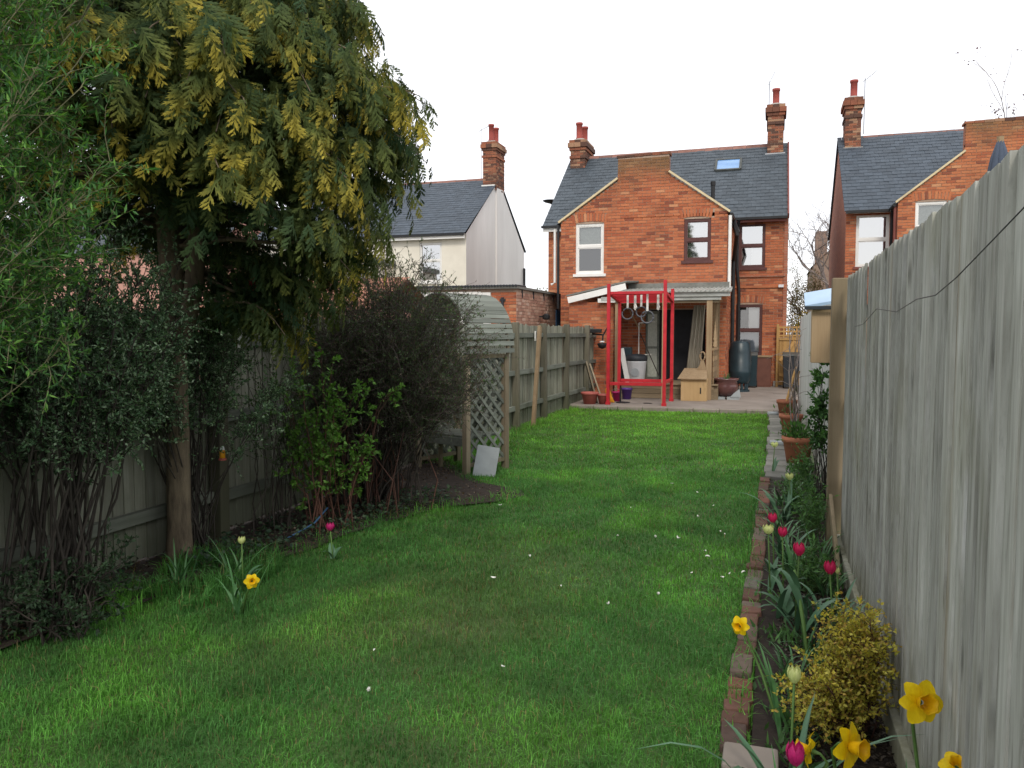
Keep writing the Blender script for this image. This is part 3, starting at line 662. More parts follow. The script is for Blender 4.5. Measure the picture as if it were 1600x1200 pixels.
wb(MB().box(.12, .26, YM - .16, YM - .02, 2.98, 3.06), 'outside_light', M_wplastic, H1)

# ---- right neighbour
H2 = thing('brick_house', 'brick house with white windows rising above the tall grey fence', 'house', (5, 24.6, .0))
X2, YW2 = 1.89, 23.6
Wm = (2.16, 3.02, 3.52, 4.98)
wl = wb(holed_wall((X2, 3.3), (0, 5.06), [Wm], YM), 'rear_wall', M_mortar, H2)
bricks(wl, (X2, YM, 2.4), (1, 0, 0), (0, -1, 0), 1.4, 2.7, loc([Wm], X2, 2.4), M_brick)
wb(MB().box(X2, 2.13, YM - .03, YM - .016, .1, 5.1).box(2.07, 3.05, YM - .03, YM - .016, 4.98, 5.1), 'smooth_brick_face', M_fascia, H2) if 0 else None
window(H2, *Wm, YM, M_white, (M_skypane, M_skypane), sill=M_fascia, glass=M_glass_b, split=.52, label='tall white sash window beside the downpipes')
w2x0 = 3.08
W3 = (3.50, 4.24, 3.80, 5.10)
g2 = [(w2x0, 5.14), (4.62, 6.32), (4.62, 7.02), (6.4, 7.08), (6.4, 6.32), (7.9, 5.14)]
gz2 = lambda x: np.interp(x, [w2x0, 4.61, 4.62, 6.4, 6.41, 7.9], [5.14, 6.32, 7.04, 7.04, 6.32, 5.14])
def lim2(z):
    xs = np.linspace(w2x0, 7.9, 900); k = xs[np.array([gz2(x) for x in xs]) > z + 2.4 + .02]
    return (k[0] - w2x0 + .002, k[-1] - w2x0 - .002) if len(k) else (0, 0)
wl2 = wb(holed_wall((w2x0, 7.9), (0, 5.14), [W3], YW2, g2), 'rear_wing_wall', M_mortar, H2)
lz3 = [(W3[0] - .08, W3[1] + .08, W3[3], W3[3] + .24)]
bricks(wl2, (w2x0, YW2, 2.4), (1, 0, 0), (0, -1, 0), 4.82, 4.7, loc([W3] + lz3, w2x0, 2.4), M_brick2, 300, lambda a, z: -a - .5 * abs(z - 2.2), lim2)
lintel(wl2, W3[0], W3[1], W3[3] + .01, YW2, M_brick2)
window(H2, *W3, YW2, M_white, (M_skypane, M_netting), sill=M_white, label='white window just above the fence top')
wb(MB().bar((w2x0 - .06, YW2 - .03, 5.12), (4.62, YW2 - .03, 6.36), .09, .05), 'verge', M_verge, H2)
wb(MB().box(4.63, 6.39, YW2 + .01, YW2 + .33, 5.9, 7.03), 'parapet', M_sidebrick, H2)
cop = MB()
for k in range(8): cop.box(4.59 + k * .2267, 4.59 + (k + 1) * .2267 - .008, YW2 - .02, YW2 + .36, 7.035 + random.uniform(0, .012), 7.10 + .006 * k)
wb(cop, 'parapet_coping', M_chbrick, H2)
for x in (X2, 9): wb(MB().add([(x, YM, 0), (x, YB - .2, 0), (x, YB - .2, EZ), (x, YR, RZ - .05), (x, YM, EZ)], [(0, 1, 2, 3, 4)]), 'gable_wall', M_sidebrick, H2)
for x in (w2x0, 7.9): wb(MB().add([(x, YW2, 0), (x, YM, 0), (x, YM, 5.1), (x, YW2, 5.1)], [(0, 1, 2, 3)]), 'wing_side_wall', M_sidebrick, H2)
wb(MB().add([(7.9, YM, 0), (9, YM, 0), (9, YM, EZ), (7.9, YM, EZ)], [(0, 1, 2, 3)]), 'rear_wall', M_sidebrick, H2)
rf = wb(MB().add([(X2 - .06, 24.42, 5.05), (9.1, 24.42, 5.05), (9.1, YR, RZ + .03), (X2 - .06, YR, RZ + .03), (X2 - .06, YB, 5.05), (9.1, YB, 5.05)], [(0, 1, 2, 3), (3, 2, 5, 4)])
        .add([(w2x0 - .08, YW2 + .03, 5.07), (5.5, YW2 + .03, 6.85), (5.5, 27.0, 6.85), (w2x0 - .08, 24.6, 5.07), (7.98, YW2 + .03, 5.07), (7.98, 24.6, 5.07)], [(0, 1, 2, 3), (1, 4, 5, 2)]), 'roof', M_slate2, H2)
slates(rf, (X2 - .06, 24.40, 5.055), (1, 0, 0), tuple(sv), 7.1, math.hypot(YR - 24.42, RZ - 5.0), M_slate2, 200, None, lambda a, t: -a)
for k in range(14):
    o = link('ridge_tile', rt, None, rf); o.location = (X2 + .7 + k * .45, YR, RZ + .06 + random.uniform(-.006, .006))
wb(MB().box(X2, w2x0 - .02, 24.37, 24.42, 4.98, 5.05), 'fascia', M_white, H2); wb(MB().box(X2 - .03, w2x0 - .1, 24.29, 24.368, 4.985, 5.06), 'gutter', M_black, H2)
chimney(H2, 2.02, 2.48, 27.5, 28.4, 7.0, 8.98, [(2.28, 27.95)], 80, .6)
wb(MB().box(1.97, 2.54, 27.45, 27.51, 7.2, 7.46), 'chimney_flaunching', M_cement, H2)
aerial(H2, 2.62, 28.2, 8.0, 9.75, ang=.75)
wb(MB().tube([(3.03, 24.3, 5.0), (3.04, 24.4, 4.8), (3.04, 24.5, 2)], .04, 8), 'downpipe', M_black, H2)
wb(MB().tube([(3.04, 23.7, 5.1), (3.03, 23.7, 4.9), (3.03, 23.7, 2)], .04, 8), 'downpipe', M_fascia, H2)
wb(MB().tube([(3.0, 23.6, 5.06), (3.0, 24.3, 5.06)], .05, 8), 'gutter', M_black, H2)

# ---- left neighbour: rendered house with slate roof
H3 = thing('rendered_house', 'cream rendered house, gable coloured in grey shade, with slate roof right of the conifer', 'house', (-15, 31.7, 0))
XG, Y3, E3, YR3, RZ3 = -10.92, 28.0, 5.36, 31.75, 8.02; YB3 = 2 * YR3 - Y3
W4 = (-12.80, -11.90, 3.58, 5.06); W5 = (-16.9, -16.0, 3.58, 5.06)
wb(holed_wall((-20, XG), (0, E3), [W4, W5], Y3), 'rear_wall', M_cream, H3)
window(H3, *W4, Y3, M_white, (M_skypane, M_skypane), sill=M_white, glass=M_glass_b, split=.55); window(H3, *W5, Y3, M_white, (M_room, M_skypane), sill=M_white)
wb(MB().add([(XG, Y3 + .001, 0), (XG, YB3 - .2, 0), (XG, YB3 - .2, E3), (XG, YR3, RZ3 - .04), (XG, Y3 + .001, E3)], [(0, 1, 2, 3, 4)]), 'gable_wall', M_shade_render, H3)
wb(MB().add([(-20, Y3, 0), (-20, YB3, 0), (-20, YB3, E3), (-20, YR3, RZ3), (-20, Y3, E3)], [(4, 3, 2, 1, 0)]).add([(-20, YB3 - .2, 0), (XG, YB3 - .2, 0), (XG, YB3 - .2, E3), (-20, YB3 - .2, E3)], [(0, 1, 2, 3)]), 'far_walls', M_shade_render, H3)
wb(MB().box(XG - .12, XG + .06, YR3 - .42, YR3 + .42, 2, 7.6), 'chimney_breast', M_shade_render, H3)
rf3 = wb(MB().add([(-20.1, Y3 - .22, 5.36), (XG + .05, Y3 - .22, 5.36), (XG + .05, YR3, RZ3), (-20.1, YR3, RZ3), (-20.1, YB3, 5.36), (XG + .05, YB3, 5.36)], [(0, 1, 2, 3), (3, 2, 5, 4)]), 'roof', M_slate2, H3)
s3 = unit(np.array((0, YR3 - Y3 + .22, RZ3 - 5.36)))
slates(rf3, (-20.1, Y3 - .24, 5.36), (1, 0, 0), tuple(s3), 20.1 + XG + .06, math.hypot(YR3 - Y3 + .22, RZ3 - 5.36), M_slate2, 0)
for k in range(20):
    o = link('ridge_tile', rt, None, rf3); o.location = (-20 + k * .45, YR3, RZ3 + .03 + random.uniform(-.006, .006))
wb(MB().box(-20, XG + .02, Y3 - .24, Y3 - .18, 5.16, 5.30), 'fascia', M_white, H3); wb(MB().box(-20, XG + .03, Y3 - .32, Y3 - .24, 5.27, 5.35), 'gutter', M_black, H3)
chimney(H3, -11.42, -10.86, 31.2, 32.3, 7.5, 9.42, [(-11.14, 31.45), (-11.14, 32.05)], 60, .7)
wb(MB().box(-11.46, -10.9, 31.14, 31.2, 7.45, 7.7), 'lead_flashing', M_white, H3)
aerial(H3, -11.75, 31.9, 7.9, 10.2, ang=.5)
wb(MB().tube([(XG + .1, YB3 - .5, 4.6), (XG + .1, YB3 - .5, 2.8)], .06, 8), 'downpipe', M_black, H3)
# ---- pink house and terracotta shed glimpsed through the trees
H4 = thing('pink_house', 'pinkish house glimpsed through the leaves at the far left', 'house', (-28, 31, 0))
wb(holed_wall((-36, -22), (0, 5.2), [], 28), 'wall', M_pink, H4)
wb(MB().add([(-22, 28, 0), (-22, 35, 0), (-22, 35, 5.2), (-22, 31.5, 8), (-22, 28, 5.2)], [(0, 1, 2, 3, 4)]), 'gable_wall', M_pink, H4)
wb(MB().add([(-36, 27.8, 5.1), (-21.9, 27.8, 5.1), (-21.9, 31.5, 8.05), (-36, 31.5, 8.05), (-36, 35.2, 5.1), (-21.9, 35.2, 5.1)], [(0, 1, 2, 3), (3, 2, 5, 4)]), 'roof', M_slate, H4)
SH = thing('brick_shed', 'low brick shed with orange tiles behind the left fence and conifer', 'shed', (-8, 13, 0))
sw = wb(MB().box(-9.9, -6.4, 12.0, 14.6, 0, 2.05), 'wall', M_pink, SH)
bricks(sw, (-9.9, 12.0, 1.2), (1, 0, 0), (0, -1, 0), 3.5, .85, None, M_shedbrick)
sr = wb(MB().add([(-10, 11.85, 2.02), (-6.3, 11.85, 2.02), (-6.3, 13.3, 2.62), (-10, 13.3, 2.62), (-10, 14.75, 2.02), (-6.3, 14.75, 2.02)], [(0, 1, 2, 3), (3, 2, 5, 4)]), 'roof', M_tile, SH)
slates(sr, (-10, 11.83, 2.03), (1, 0, 0), tuple(unit(np.array((0, 1.45, .6)))), 3.7, 1.55, M_tile)
EX = thing('rendered_extension', 'pale rendered extension with dark window behind the conifer', 'extension', (-15.5, 25, 0))
wb(holed_wall((-17.6, -13.9), (0, 4.2), [(-16.4, -15.5, 2.4, 3.6)], 24.0), 'wall', M_cream, EX); window(EX, -16.4, -15.5, 2.4, 3.6, 24.0, M_white, (M_room, M_room))
wb(MB().box(-17.7, -13.8, 23.9, 28, 4.2, 4.4), 'roof', M_felt, EX); wb(MB().add([(-13.9, 24, 0), (-13.9, 28, 0), (-13.9, 28, 4.2), (-13.9, 24, 4.2)], [(0, 1, 2, 3)]), 'side_wall', M_cream, EX)
# ---- flat-roofed brick outbuilding over the left fence
OB = thing('brick_outbuilding', 'flat roofed pinkish brick outbuilding between the arbour and the house', 'outbuilding', (-7, 20, 0))
ox, oy = -5.76, 18.0
side_w = wb(MB().box(-9.5, ox, oy, 23.8, 0, 2.70), 'wall', M_mortar, OB)
BD = (21.55, 22.35)
bricks(side_w, (ox, oy, 1.2), (0, 1, 0), (1, 0, 0), 5.8, 1.48, [(BD[0] - oy, BD[1] - oy, -1, 1.1)], M_shedbrick, 240, lambda a, z: z)
bricks(side_w, (ox - .62, oy, 1.2), (1, 0, 0), (0, -1, 0), .62, 1.48, None, M_brick)
wb(MB().box(ox - .03, ox + .03, BD[0], BD[1], .1, 2.3), 'door', M_bluepaint, OB)
wb(MB().box(ox - .88, ox - .63, oy - .05, oy - .002, 0, 2.62), 'window_surround', M_white, OB)
wb(MB().box(-8.4, ox - .88, oy - .05, oy - .002, 2.48, 2.64).box(-8.4, ox - .88, oy - .05, oy - .002, 0, 2.1), 'window_surround', M_white, OB)
wn_ = wb(MB().box(-8.4, ox - .88, oy - .03, oy - .001, 2.1, 2.48), 'window', M_skypane, OB)
for k in range(4): MB().box(-8.3 + k * .42, -8.24 + k * .42, oy - .045, oy - .03, 2.1, 2.48).build('glazing_bar', M_white, wn_)
wb(MB().box(ox - 1.15, ox - .9, oy - .035, oy - .03, 2.1, 2.46), 'dark_pane', M_room, OB)
rfo = wb(MB().box(-9.6, ox + .06, oy - .12, 23.85, 2.70, 2.76), 'roof', M_felt, OB)
cor = MB()
for k in range(52): cor.tube([(-9.55 + k * .075, oy - .16, 2.765), (-9.55 + k * .075, oy + .6, 2.775)], .03, 6)
cor.build('corrugated_sheet', M_bin, rfo)
for k in range(6): wb(MB().box(ox + .001, ox + .025, 18.4 + k * .95, 18.46 + k * .95, 2.5, 2.69), 'roof_strap', M_bin, OB)
wb(MB().lathe([(.05, 0), (.1, .03), (.1, .12), (.02, .16)], 10).tube([(0, 0, .08), (-.18, 0, .08)], .02), 'wall_light', M_black, OB).location = (ox + .2, 19.9, 2.0)
wb(MB().box(ox - .36, ox - .30, oy - .06, oy - .01, 2.2, 2.5).box(ox - .40, ox - .26, oy - .05, oy - .012, 2.42, 2.46), 'wall_bracket', M_bin, OB)
# ---- brick house far behind, between the two
H5 = thing('distant_house', 'distant brown brick house behind the bare tree between the houses', 'house', (4, 48, 0))
wb(MB().prism([(1.9, 0), (7, 0), (7, 5.2), (4.4, 7.6), (1.9, 5.2)], 45, 52), 'wall', M_farbrick, H5)
wb(MB().add([(1.8, 44.9, 5.1), (4.4, 44.9, 7.65), (4.4, 52, 7.65), (1.8, 52, 5.1), (7.1, 44.9, 5.1), (7.1, 52, 5.1)], [(0, 1, 2, 3), (1, 4, 5, 2)]), 'roof', M_ridge, H5)
wb(MB().box(2.1, 2.7, 47, 48, 5, 7.2), 'chimney', M_farbrick, H5)

# ================================================================== fences
def board_mesh(w, t, h, m, name='board', feather=False):
    mb = MB()
    if feather: mb.add([(0, -w / 2, 0), (t, -w / 2, 0), (.006, w / 2, 0), (0, w / 2, 0), (0, -w / 2, h), (t, -w / 2, h), (.006, w / 2, h), (0, w / 2, h)], [(3, 2, 1, 0), (4, 5, 6, 7), (0, 1, 5, 4), (1, 2, 6, 5), (2, 3, 7, 6), (3, 0, 4, 7)])
    else: mb.box(-t / 2, t / 2, -w / 2, w / 2, 0, h)
    return mb.mesh(name, m)
# left fence: boards behind, rails and posts on our side
FL = thing('board_fence', 'dark weathered board fence with rails and posts along the left side', 'fence', (-4.2, 10, 0))
bm_ = [board_mesh(.108, .014, h, M_fenceL) for h in (1.74, 1.765, 1.75)]
y = .6; FY1 = 20.2
while y < FY1:
    o = link('board', random.choice(bm_), None, FL); o.location = (-.03 + random.uniform(-.004, .004), y - 10, .05 + random.uniform(-.012, .012)); o.rotation_euler = (random.uniform(-.006, .006), 0, .10 + random.uniform(-.03, .03)); y += .1
posts = [.9, 3.1, 5.25, 7.2, 9.2, 11.2, 13.0, 14.75, 16.45, 18.4, 20.1]
for k, y in enumerate(posts):
    w = .11; lean = random.uniform(-.01, .012)
    o = MB().box(-w / 2, w / 2, -w / 2, w / 2, -.02, 1.84 if k != 2 else 1.9, 0).build('post', M_postL, FL); bevel(o, .008); o.location = (.045, y - 10, 0); o.rotation_euler = (lean, random.uniform(-.01, .01), 0)
for a, b_ in zip(posts, posts[1:]):
    for z in (.36, .98, 1.60):
        o = MB().box(-.03, .03, -(b_ - a) / 2 + .05, (b_ - a) / 2 - .05, -.04, .04).build('rail', M_railL, FL); o.location = (.012, (a + b_) / 2 - 10, z + random.uniform(-.02, .02)); o.rotation_euler = (random.uniform(-.008, .008), 0, 0)
bp = bevel(MB().bar((-4.02, 13.55, 0), (-4.06, 14.1, 1.78), .10, .06, (1, 0, 0)).build('leaning_timber', M_tan), .005)
tag(bp, 'timber post leaning on the left fence right of the arbour', 'post')
for i_, (y, z, lb) in enumerate(((5.5, 1.62, 'small white tag fixed on the left fence behind the conifer trunk'), (14.05, 1.60, 'small white plastic fitting on the left fence beyond the arbour'))):
    tag(bevel(MB().box(-4.14, -4.115, y - .03, y + .03, z - .09, z + .09).build('fence_tag', M_label), .006), lb, 'tag')
# right fence, near part: pale feather-edge boards facing the garden
FR = thing('tall_board_fence', 'tall pale grey vertical board fence filling the right side', 'fence', (.5, 3, 0))
fm_ = [board_mesh(.135, .015, h, M_fenceR, 'board', True) for h in (1.908, 1.912, 1.91)]
y = -.6
while y < 6.35:
    o = link('board', random.choice(fm_), None, FR); o.location = (.012 + random.uniform(-.002, .002), y - 3, .14 + random.uniform(-.002, .002)); o.rotation_euler = (random.uniform(-.001, .001), random.uniform(-.003, .003), math.pi + random.uniform(-.02, .02)); o.scale = (random.uniform(.8, 1.25), -random.uniform(.92, 1.06), 1); y += .118
for a, b_ in ((-.6, 1.6), (1.61, 4.0), (4.01, 6.38)):
    bevel(MB().box(-.03, .004, a - 3, b_ - 3, .0, .15).build('gravel_board', M_fenceR, FR), .006)
for z in (.5, 1.1, 1.75): MB().box(.02, .07, -3.6, 3.38, z, z + .07).build('rail', M_railL, FR)
for y in (-.5, 1.6, 4.0): MB().box(.03, .13, y - 3.05, y - 2.95, 0, 1.9).build('post', M_postR, FR)
po = bevel(MB().box(-.055, .055, -.055, .055, 0, 2.06).build('post', M_postR, FR), .008); po.location = (-.035, 3.46, 0); po['label'] = 'tan square end post'
bevel(MB().bar((-.06, 2.5, .02), (-.07, 3.35, .42), .025, .09).build('batten', M_postR, FR), .004)
# right fence, far part: bleached boards
FW = thing('bleached_fence', 'bleached whitish board fence running back behind the terracotta pots', 'fence', (.55, 12, 0))
wm_ = [board_mesh(.125, .018, h, M_fenceW, 'board', True) for h in (1.93, 1.96, 1.9)]
y = 6.62
while y < 17.6:
    o = link('board', random.choice(wm_), None, FW); o.location = (random.uniform(-.003, .003), y - 12, .04 + random.uniform(-.02, .02)); o.rotation_euler = (random.uniform(-.006, .006), 0, math.pi + random.uniform(-.03, .03)); y += .112
for z in (.4, 1.0, 1.7): MB().box(.01, .05, -5.4, 5.6, z, z + .08).build('rail', M_railL, FW)
for y in (8.5, 10.5, 12.5, 14.5, 16.5, 17.65): MB().box(.05, .14, y - 12.05, y - 11.95, 0, 1.95).build('post', M_postR, FW)
pts = [(.475, 1.2, 2.0), (.472, 1.9, 1.88), (.475, 2.41, 1.80), (.475, 2.7, 1.765), (.47, 3.0, 1.765), (.475, 3.5, 1.735), (.47, 4.1, 1.765), (.473, 4.7, 1.70), (.476, 5.2, 1.69)]
tag(MB().tube([(p[0] - .012, p[1], p[2]) for p in pts], .0018, 5).build('wire', M_black), 'thin dark wire sagging across the tall grey fence', 'wire')
# nest box with lid coloured with the sky's blue reflection on the fence
NB = thing('nest_box', 'wooden box with sloping lid in reflected sky blue beside the tan fence post', 'box', (.40, 7.35, 1.40))
bevel(MB().box(-.09, .085, -.09, .09, 0, .48).build('body', M_tan, NB), .005)
lid = MB().add([(-.15, -.14, .46), (.09, -.14, .50), (.09, .16, .62), (-.15, .16, .58), (-.15, -.14, .485), (.09, -.14, .525), (.09, .16, .645), (-.15, .16, .605)], [(3, 2, 1, 0), (4, 5, 6, 7), (0, 1, 5, 4), (1, 2, 6, 5), (2, 3, 7, 6), (3, 0, 4, 7)]).build('lid', M_skylid, NB)
bevel(MB().box(-.155, .095, -.15, -.14, .45, .48).build('lid_edge', M_bin, NB), .002)
# closed parasol in the neighbour's garden
PS = thing('closed_parasol', 'closed slate blue parasol poking up behind the tall grey fence', 'parasol', (1.2, 5.23, 0))
MB().tube([(0, 0, 0), (0, 0, 2.76)], .018, 8).build('pole', M_tan, PS)
fo = MB()
for k in range(8):
    a = k * math.pi / 4; c, s_ = math.cos(a), math.sin(a)
    fo.tube([(c * .006, s_ * .006, 2.75), (c * .028, s_ * .028, 2.64), (c * .055, s_ * .055, 2.4), (c * .07, s_ * .07, 1.9), (c * .05, s_ * .05, 1.45)], [.006, .02, .034, .04, .02], 6)
fo.build('canopy', M_parasol, PS, True)

# ================================================================== porch, deck and everything on the patio
PO = thing('porch', 'open timber porch with pale sheet roof on the rear of the brick house', 'porch', (-2.4, 19.9, .1))
def pc(x0, x1, y0, y1, z0, z1, name, m, bv=.004):
    o = wb(MB().box(x0, x1, y0, y1, z0, z1), name, m, PO); return bevel(o, bv) if bv else o
pc(-1.475, -1.345, 19.05, 19.16, .1, 2.48, 'post', M_tan); pc(-3.62, -3.54, 19.1, 19.18, .1, 2.45, 'post', M_tan); pc(-2.42, -2.36, 20.3, 20.36, .46, 2.5, 'post', M_deck)
pc(-3.95, -1.15, 19.02, 19.06, 2.42, 2.52, 'fascia_board', M_polycarb); pc(-2.28, -.95, 18.98, 19.018, 2.50, 2.60, 'fascia_board', M_polycarb)
pc(-3.6, -1.2, 19.08, 19.16, 2.36, 2.44, 'beam', M_deck)
rfp = wb(MB().add([(-3.55, 18.92, 2.60), (-.92, 18.92, 2.60), (-.98, YW - .02, 2.76), (-3.55, YW - .02, 2.76), (-3.55, 18.92, 2.63), (-.92, 18.92, 2.63), (-.98, YW - .02, 2.79), (-3.55, YW - .02, 2.79)], [(3, 2, 1, 0), (4, 5, 6, 7), (0, 1, 5, 4), (1, 2, 6, 5), (2, 3, 7, 6), (3, 0, 4, 7)]), 'roof', M_polycarb, PO)
rib = MB()
for k in range(26): x = -3.5 + k * .1; rib.tube([(x, 18.9, 2.635), (x, YW - .03, 2.795)], .018, 5)
rib.build('corrugation', M_polycarb, rfp)
wb(MB().box(-3.55, -1.05, YW - .12, YW - .03, 2.78, 2.92), 'flashing', M_felt, PO)
dk = wb(MB().box(-3.5, -1.2, 19.2, YW - .01, .1, .43), 'deck_base', M_deck, PO)
for k in range(12): bevel(MB().box(-3.55, -1.2, 19.12 + k * .125, 19.237 + k * .125, .432, .46).build('deck_board', M_deck, dk), .003)
for k in range(3): bevel(MB().box(-3.52, -1.3, 19.165, 19.195, .105 + k * .112, .209 + k * .112).build('riser_board', M_deck, dk), .003)
# timber side screen: planks below, lattice above
scr = pc(-1.33, -1.27, 20.5, 20.58, .1, 2.6, 'post', M_tan)
for k in range(9): bevel(wb(MB().box(-1.33, -1.305, 19.17, 20.5, .12 + k * .125, .238 + k * .125), 'screen_plank', M_tan, PO), .003)
wb(MB().box(-1.345, -1.29, 19.17, 20.5, 1.25, 1.31), 'screen_rail', M_tan, PO)
for k in range(16):
    for sgn in (1, -1):
        y0 = 19.0 + k * .15; p = (y0, 1.32); q = (y0 + sgn * 1.05, 2.37)
        lo, hi = 19.18, 20.48
        def cl(y, z, y2, z2):
            t0, t1 = 0., 1.
            for d, a, b__ in ((y2 - y, lo - y, hi - y),):
                ta, tb = sorted((a / d, b__ / d)); t0, t1 = max(t0, ta), min(t1, tb)
            return (t0, t1)
        t0, t1 = cl(*p, *q)
        if t1 - t0 < .08: continue
        P_ = lambda t: (-1.318 + .008 * sgn, p[0] + (q[0] - p[0]) * t, p[1] + (q[1] - p[1]) * t)
        wb(MB().bar(P_(t0), P_(t1), .008, .025, (1, 0, 0)), 'lattice_lath', M_tan, PO)
# neighbour's lean-to with white barge board
LT = thing('lean_to', 'lean-to with white sloping barge board left of the red frame', 'lean-to', (-4.2, 20, .1))
wb(MB().bar((-4.86, 19.4, 2.47), (-3.42, 19.4, 2.79), .05, .15, (0, 0, 1)), 'barge_board', M_white, LT)
wb(MB().add([(-4.9, 19.38, 2.56), (-3.4, 19.38, 2.885), (-3.3, YW - .02, 2.96), (-4.9, YW - .02, 2.66), (-4.9, 19.38, 2.60), (-3.4, 19.38, 2.925), (-3.3, YW - .02, 3.0), (-4.9, YW - .02, 2.70)], [(3, 2, 1, 0), (4, 5, 6, 7), (0, 1, 5, 4), (1, 2, 6, 5), (2, 3, 7, 6), (3, 0, 4, 7)]), 'roof', M_felt, LT)
lw = wb(MB().box(-4.85, -3.75, 19.5, YW - .05, .1, 2.42), 'wall', M_mortar, LT)
bricks(lw, (-4.85, 19.5, .1), (1, 0, 0), (0, -1, 0), 1.1, 2.34, None, M_brick)
bricks(lw, (-3.75, 19.5, .1), (0, 1, 0), (1, 0, 0), 1.1, 2.34, None, M_brick)
wb(MB().box(-4.1, -3.45, 19.36, 19.44, 2.40, 2.50), 'white_beam', M_white, LT)
# door jamb, door and curtain in the opening
dj = thing('garden_door', 'narrow pale green glazed door in the dark porch opening', 'door', (-2.94, YW - .02, .46))
MB().box(-.12, .12, .0, .02, .08, 1.68).build('glass_panel', M_netting, dj)
for x0, x1, z0, z1 in ((-.17, -.12, 0, 1.76), (.12, .17, 0, 1.76), (-.12, .12, 0, .08), (-.12, .12, 1.68, 1.76), (-.12, .12, .8, .86)): MB().box(x0, x1, -.012, .03, z0, z1).build('door_frame', M_slat, dj)
cu = MB(); 
for k in range(7): cu.tube([(-1.93 + k * .04 + .05, YW - .16 + .02 * (k % 2), 2.35), (-1.97 + k * .045, YW - .2 + .03 * (k % 2), 1.3), (-2.05 + k * .055, YW - .22, .5)], [.02, .03, .035], 7)
tag(cu.build('curtain', M_curtain, None, True), 'beige curtain hanging in the dark porch doorway', 'curtain')
# red steel frame
RF = thing('climbing_bars', 'red steel climbing frame standing on the front of the patio', 'frame', (-2.8, 17.8, .1))
fx0, fx1, fy0, fy1 = -3.40, -2.19, 17.2, 18.5
def rb(p, q, w=.075, name='bar', t=None, m=M_red): return bevel(wb(MB().bar(p, q, w, t or w), name, m, RF), .004)
for x, y, h in ((fx0, fy0, 2.72), (fx1, fy0, 2.78), (fx0, fy1, 2.62), (fx1, fy1, 2.66)):
    wb(MB().box(x - .034, x + .034, y - .034, y + .034, .1, h), 'post', M_red, RF)
    wb(MB().box(x - .048, x + .048, y - .048, y + .048, .1, .16), 'post_foot', M_red, RF)
wb(MB().box(fx1 - .056, fx1 - .035, fy0 - .03, fy0 + .03, .16, 2.5), 'timber_packer', M_tan, RF)
ztop = 2.52; zb_ = 2.38
for y, z in ((fy0, ztop), (fy1, zb_)): rb((fx0 + .04, y, z), (fx1 - .04, y, z), .06, 'top_bar')
for x in (fx0, fx1): rb((x, fy0 + .04, ztop), (x, fy1 - .04, zb_), .06, 'top_bar')
for k in range(1, 7): y = fy0 + k * (fy1 - fy0) / 7; z = ztop + (zb_ - ztop) * k / 7; wb(MB().tube([(fx0 + .03, y, z), (fx1 - .03, y, z)], .021, 8), 'rung', M_red, RF)
for y in (fy0, fy1): rb((fx0 + .04, y, .56), (fx1 - .04, y, .56), .07, 'lower_bar')
rb((fx1, fy0 + .04, .60), (fx1, fy1 - .04, .60), .06, 'lower_bar')
for k, (x, y, zr, r) in enumerate(((-3.05, 17.55, 2.08, .12), (-2.75, 17.55, 2.12, .11), (-2.58, 17.3, 2.0, .13))):
    G = thing('gym_ring', ('grey gym ring hanging left of three in the red frame', 'grey gym ring hanging in the middle of the red frame', 'grey gym ring hanging lowest, right of three in the red frame')[k], 'gym ring', (x, y, zr), 0, 'gym rings on the red frame')
    MB().tube([(r * math.cos(a), .02 * math.sin(a), r * math.sin(a)) for a in np.linspace(0, 2 * math.pi, 19)], .017, 7).build('ring', M_ring, G, True)
    bevel(MB().box(-.022, .022, -.006, .006, r, 2.52 - zr).build('strap', M_strap, G), .002)
for k, (x, y) in enumerate(((-2.86, 17.4), (-2.38, 17.5))):
    tag(MB().box(x - .025, x + .025, y - .008, y + .008, 2.2 - .04 * k, 2.53).tube([(x, y, 2.28), (x + .03, y, 2.22), (x, y, 2.16), (x - .02, y, 2.2)], .018, 6).build('looped_strap', M_strap), ('white strap looped over a bar between the two left gym rings', 'white strap looped over the right end of the red frame')[k], 'strap')
# plywood box and the wooden paddle on it
PB = thing('plywood_box', 'pale plywood box with flared lid right of the red frame', 'box', (-1.71, 18.7, .1))
bevel(MB().box(-.29, .29, -.02, .40, 0, .50).build('body', M_ply, PB), .006)
MB().add([(-.36, -.09, .50), (.30, -.09, .50), (.26, .40, .72), (-.25, .40, .72), (-.36, -.09, .52), (.30, -.09, .52), (.26, .40, .74), (-.25, .40, .74)], [(3, 2, 1, 0), (4, 5, 6, 7), (0, 1, 5, 4), (1, 2, 6, 5), (2, 3, 7, 6), (3, 0, 4, 7)]).build('lid', M_tan, PB)
bevel(MB().box(.14, .17, -.026, -.02, .17, .31).build('hand_slot', M_black, PB), .004)
PD = thing('wooden_paddle', 'wooden paddle with looped handle standing on the plywood box', 'paddle', (-1.55, 19.02, .82))
MB().prism([(-.13, -.02), (.10, -.02), (.06, .1), (.03, .22), (-.03, .22), (-.06, .1)], -.015, .015).build('blade', M_tan, PD)
MB().tube([(.055 * math.cos(a) + .0, 0, .30 + .1 * math.sin(a)) for a in np.linspace(0, 2 * math.pi, 15)], .02, 7).build('handle_loop', M_tan, PD, True)
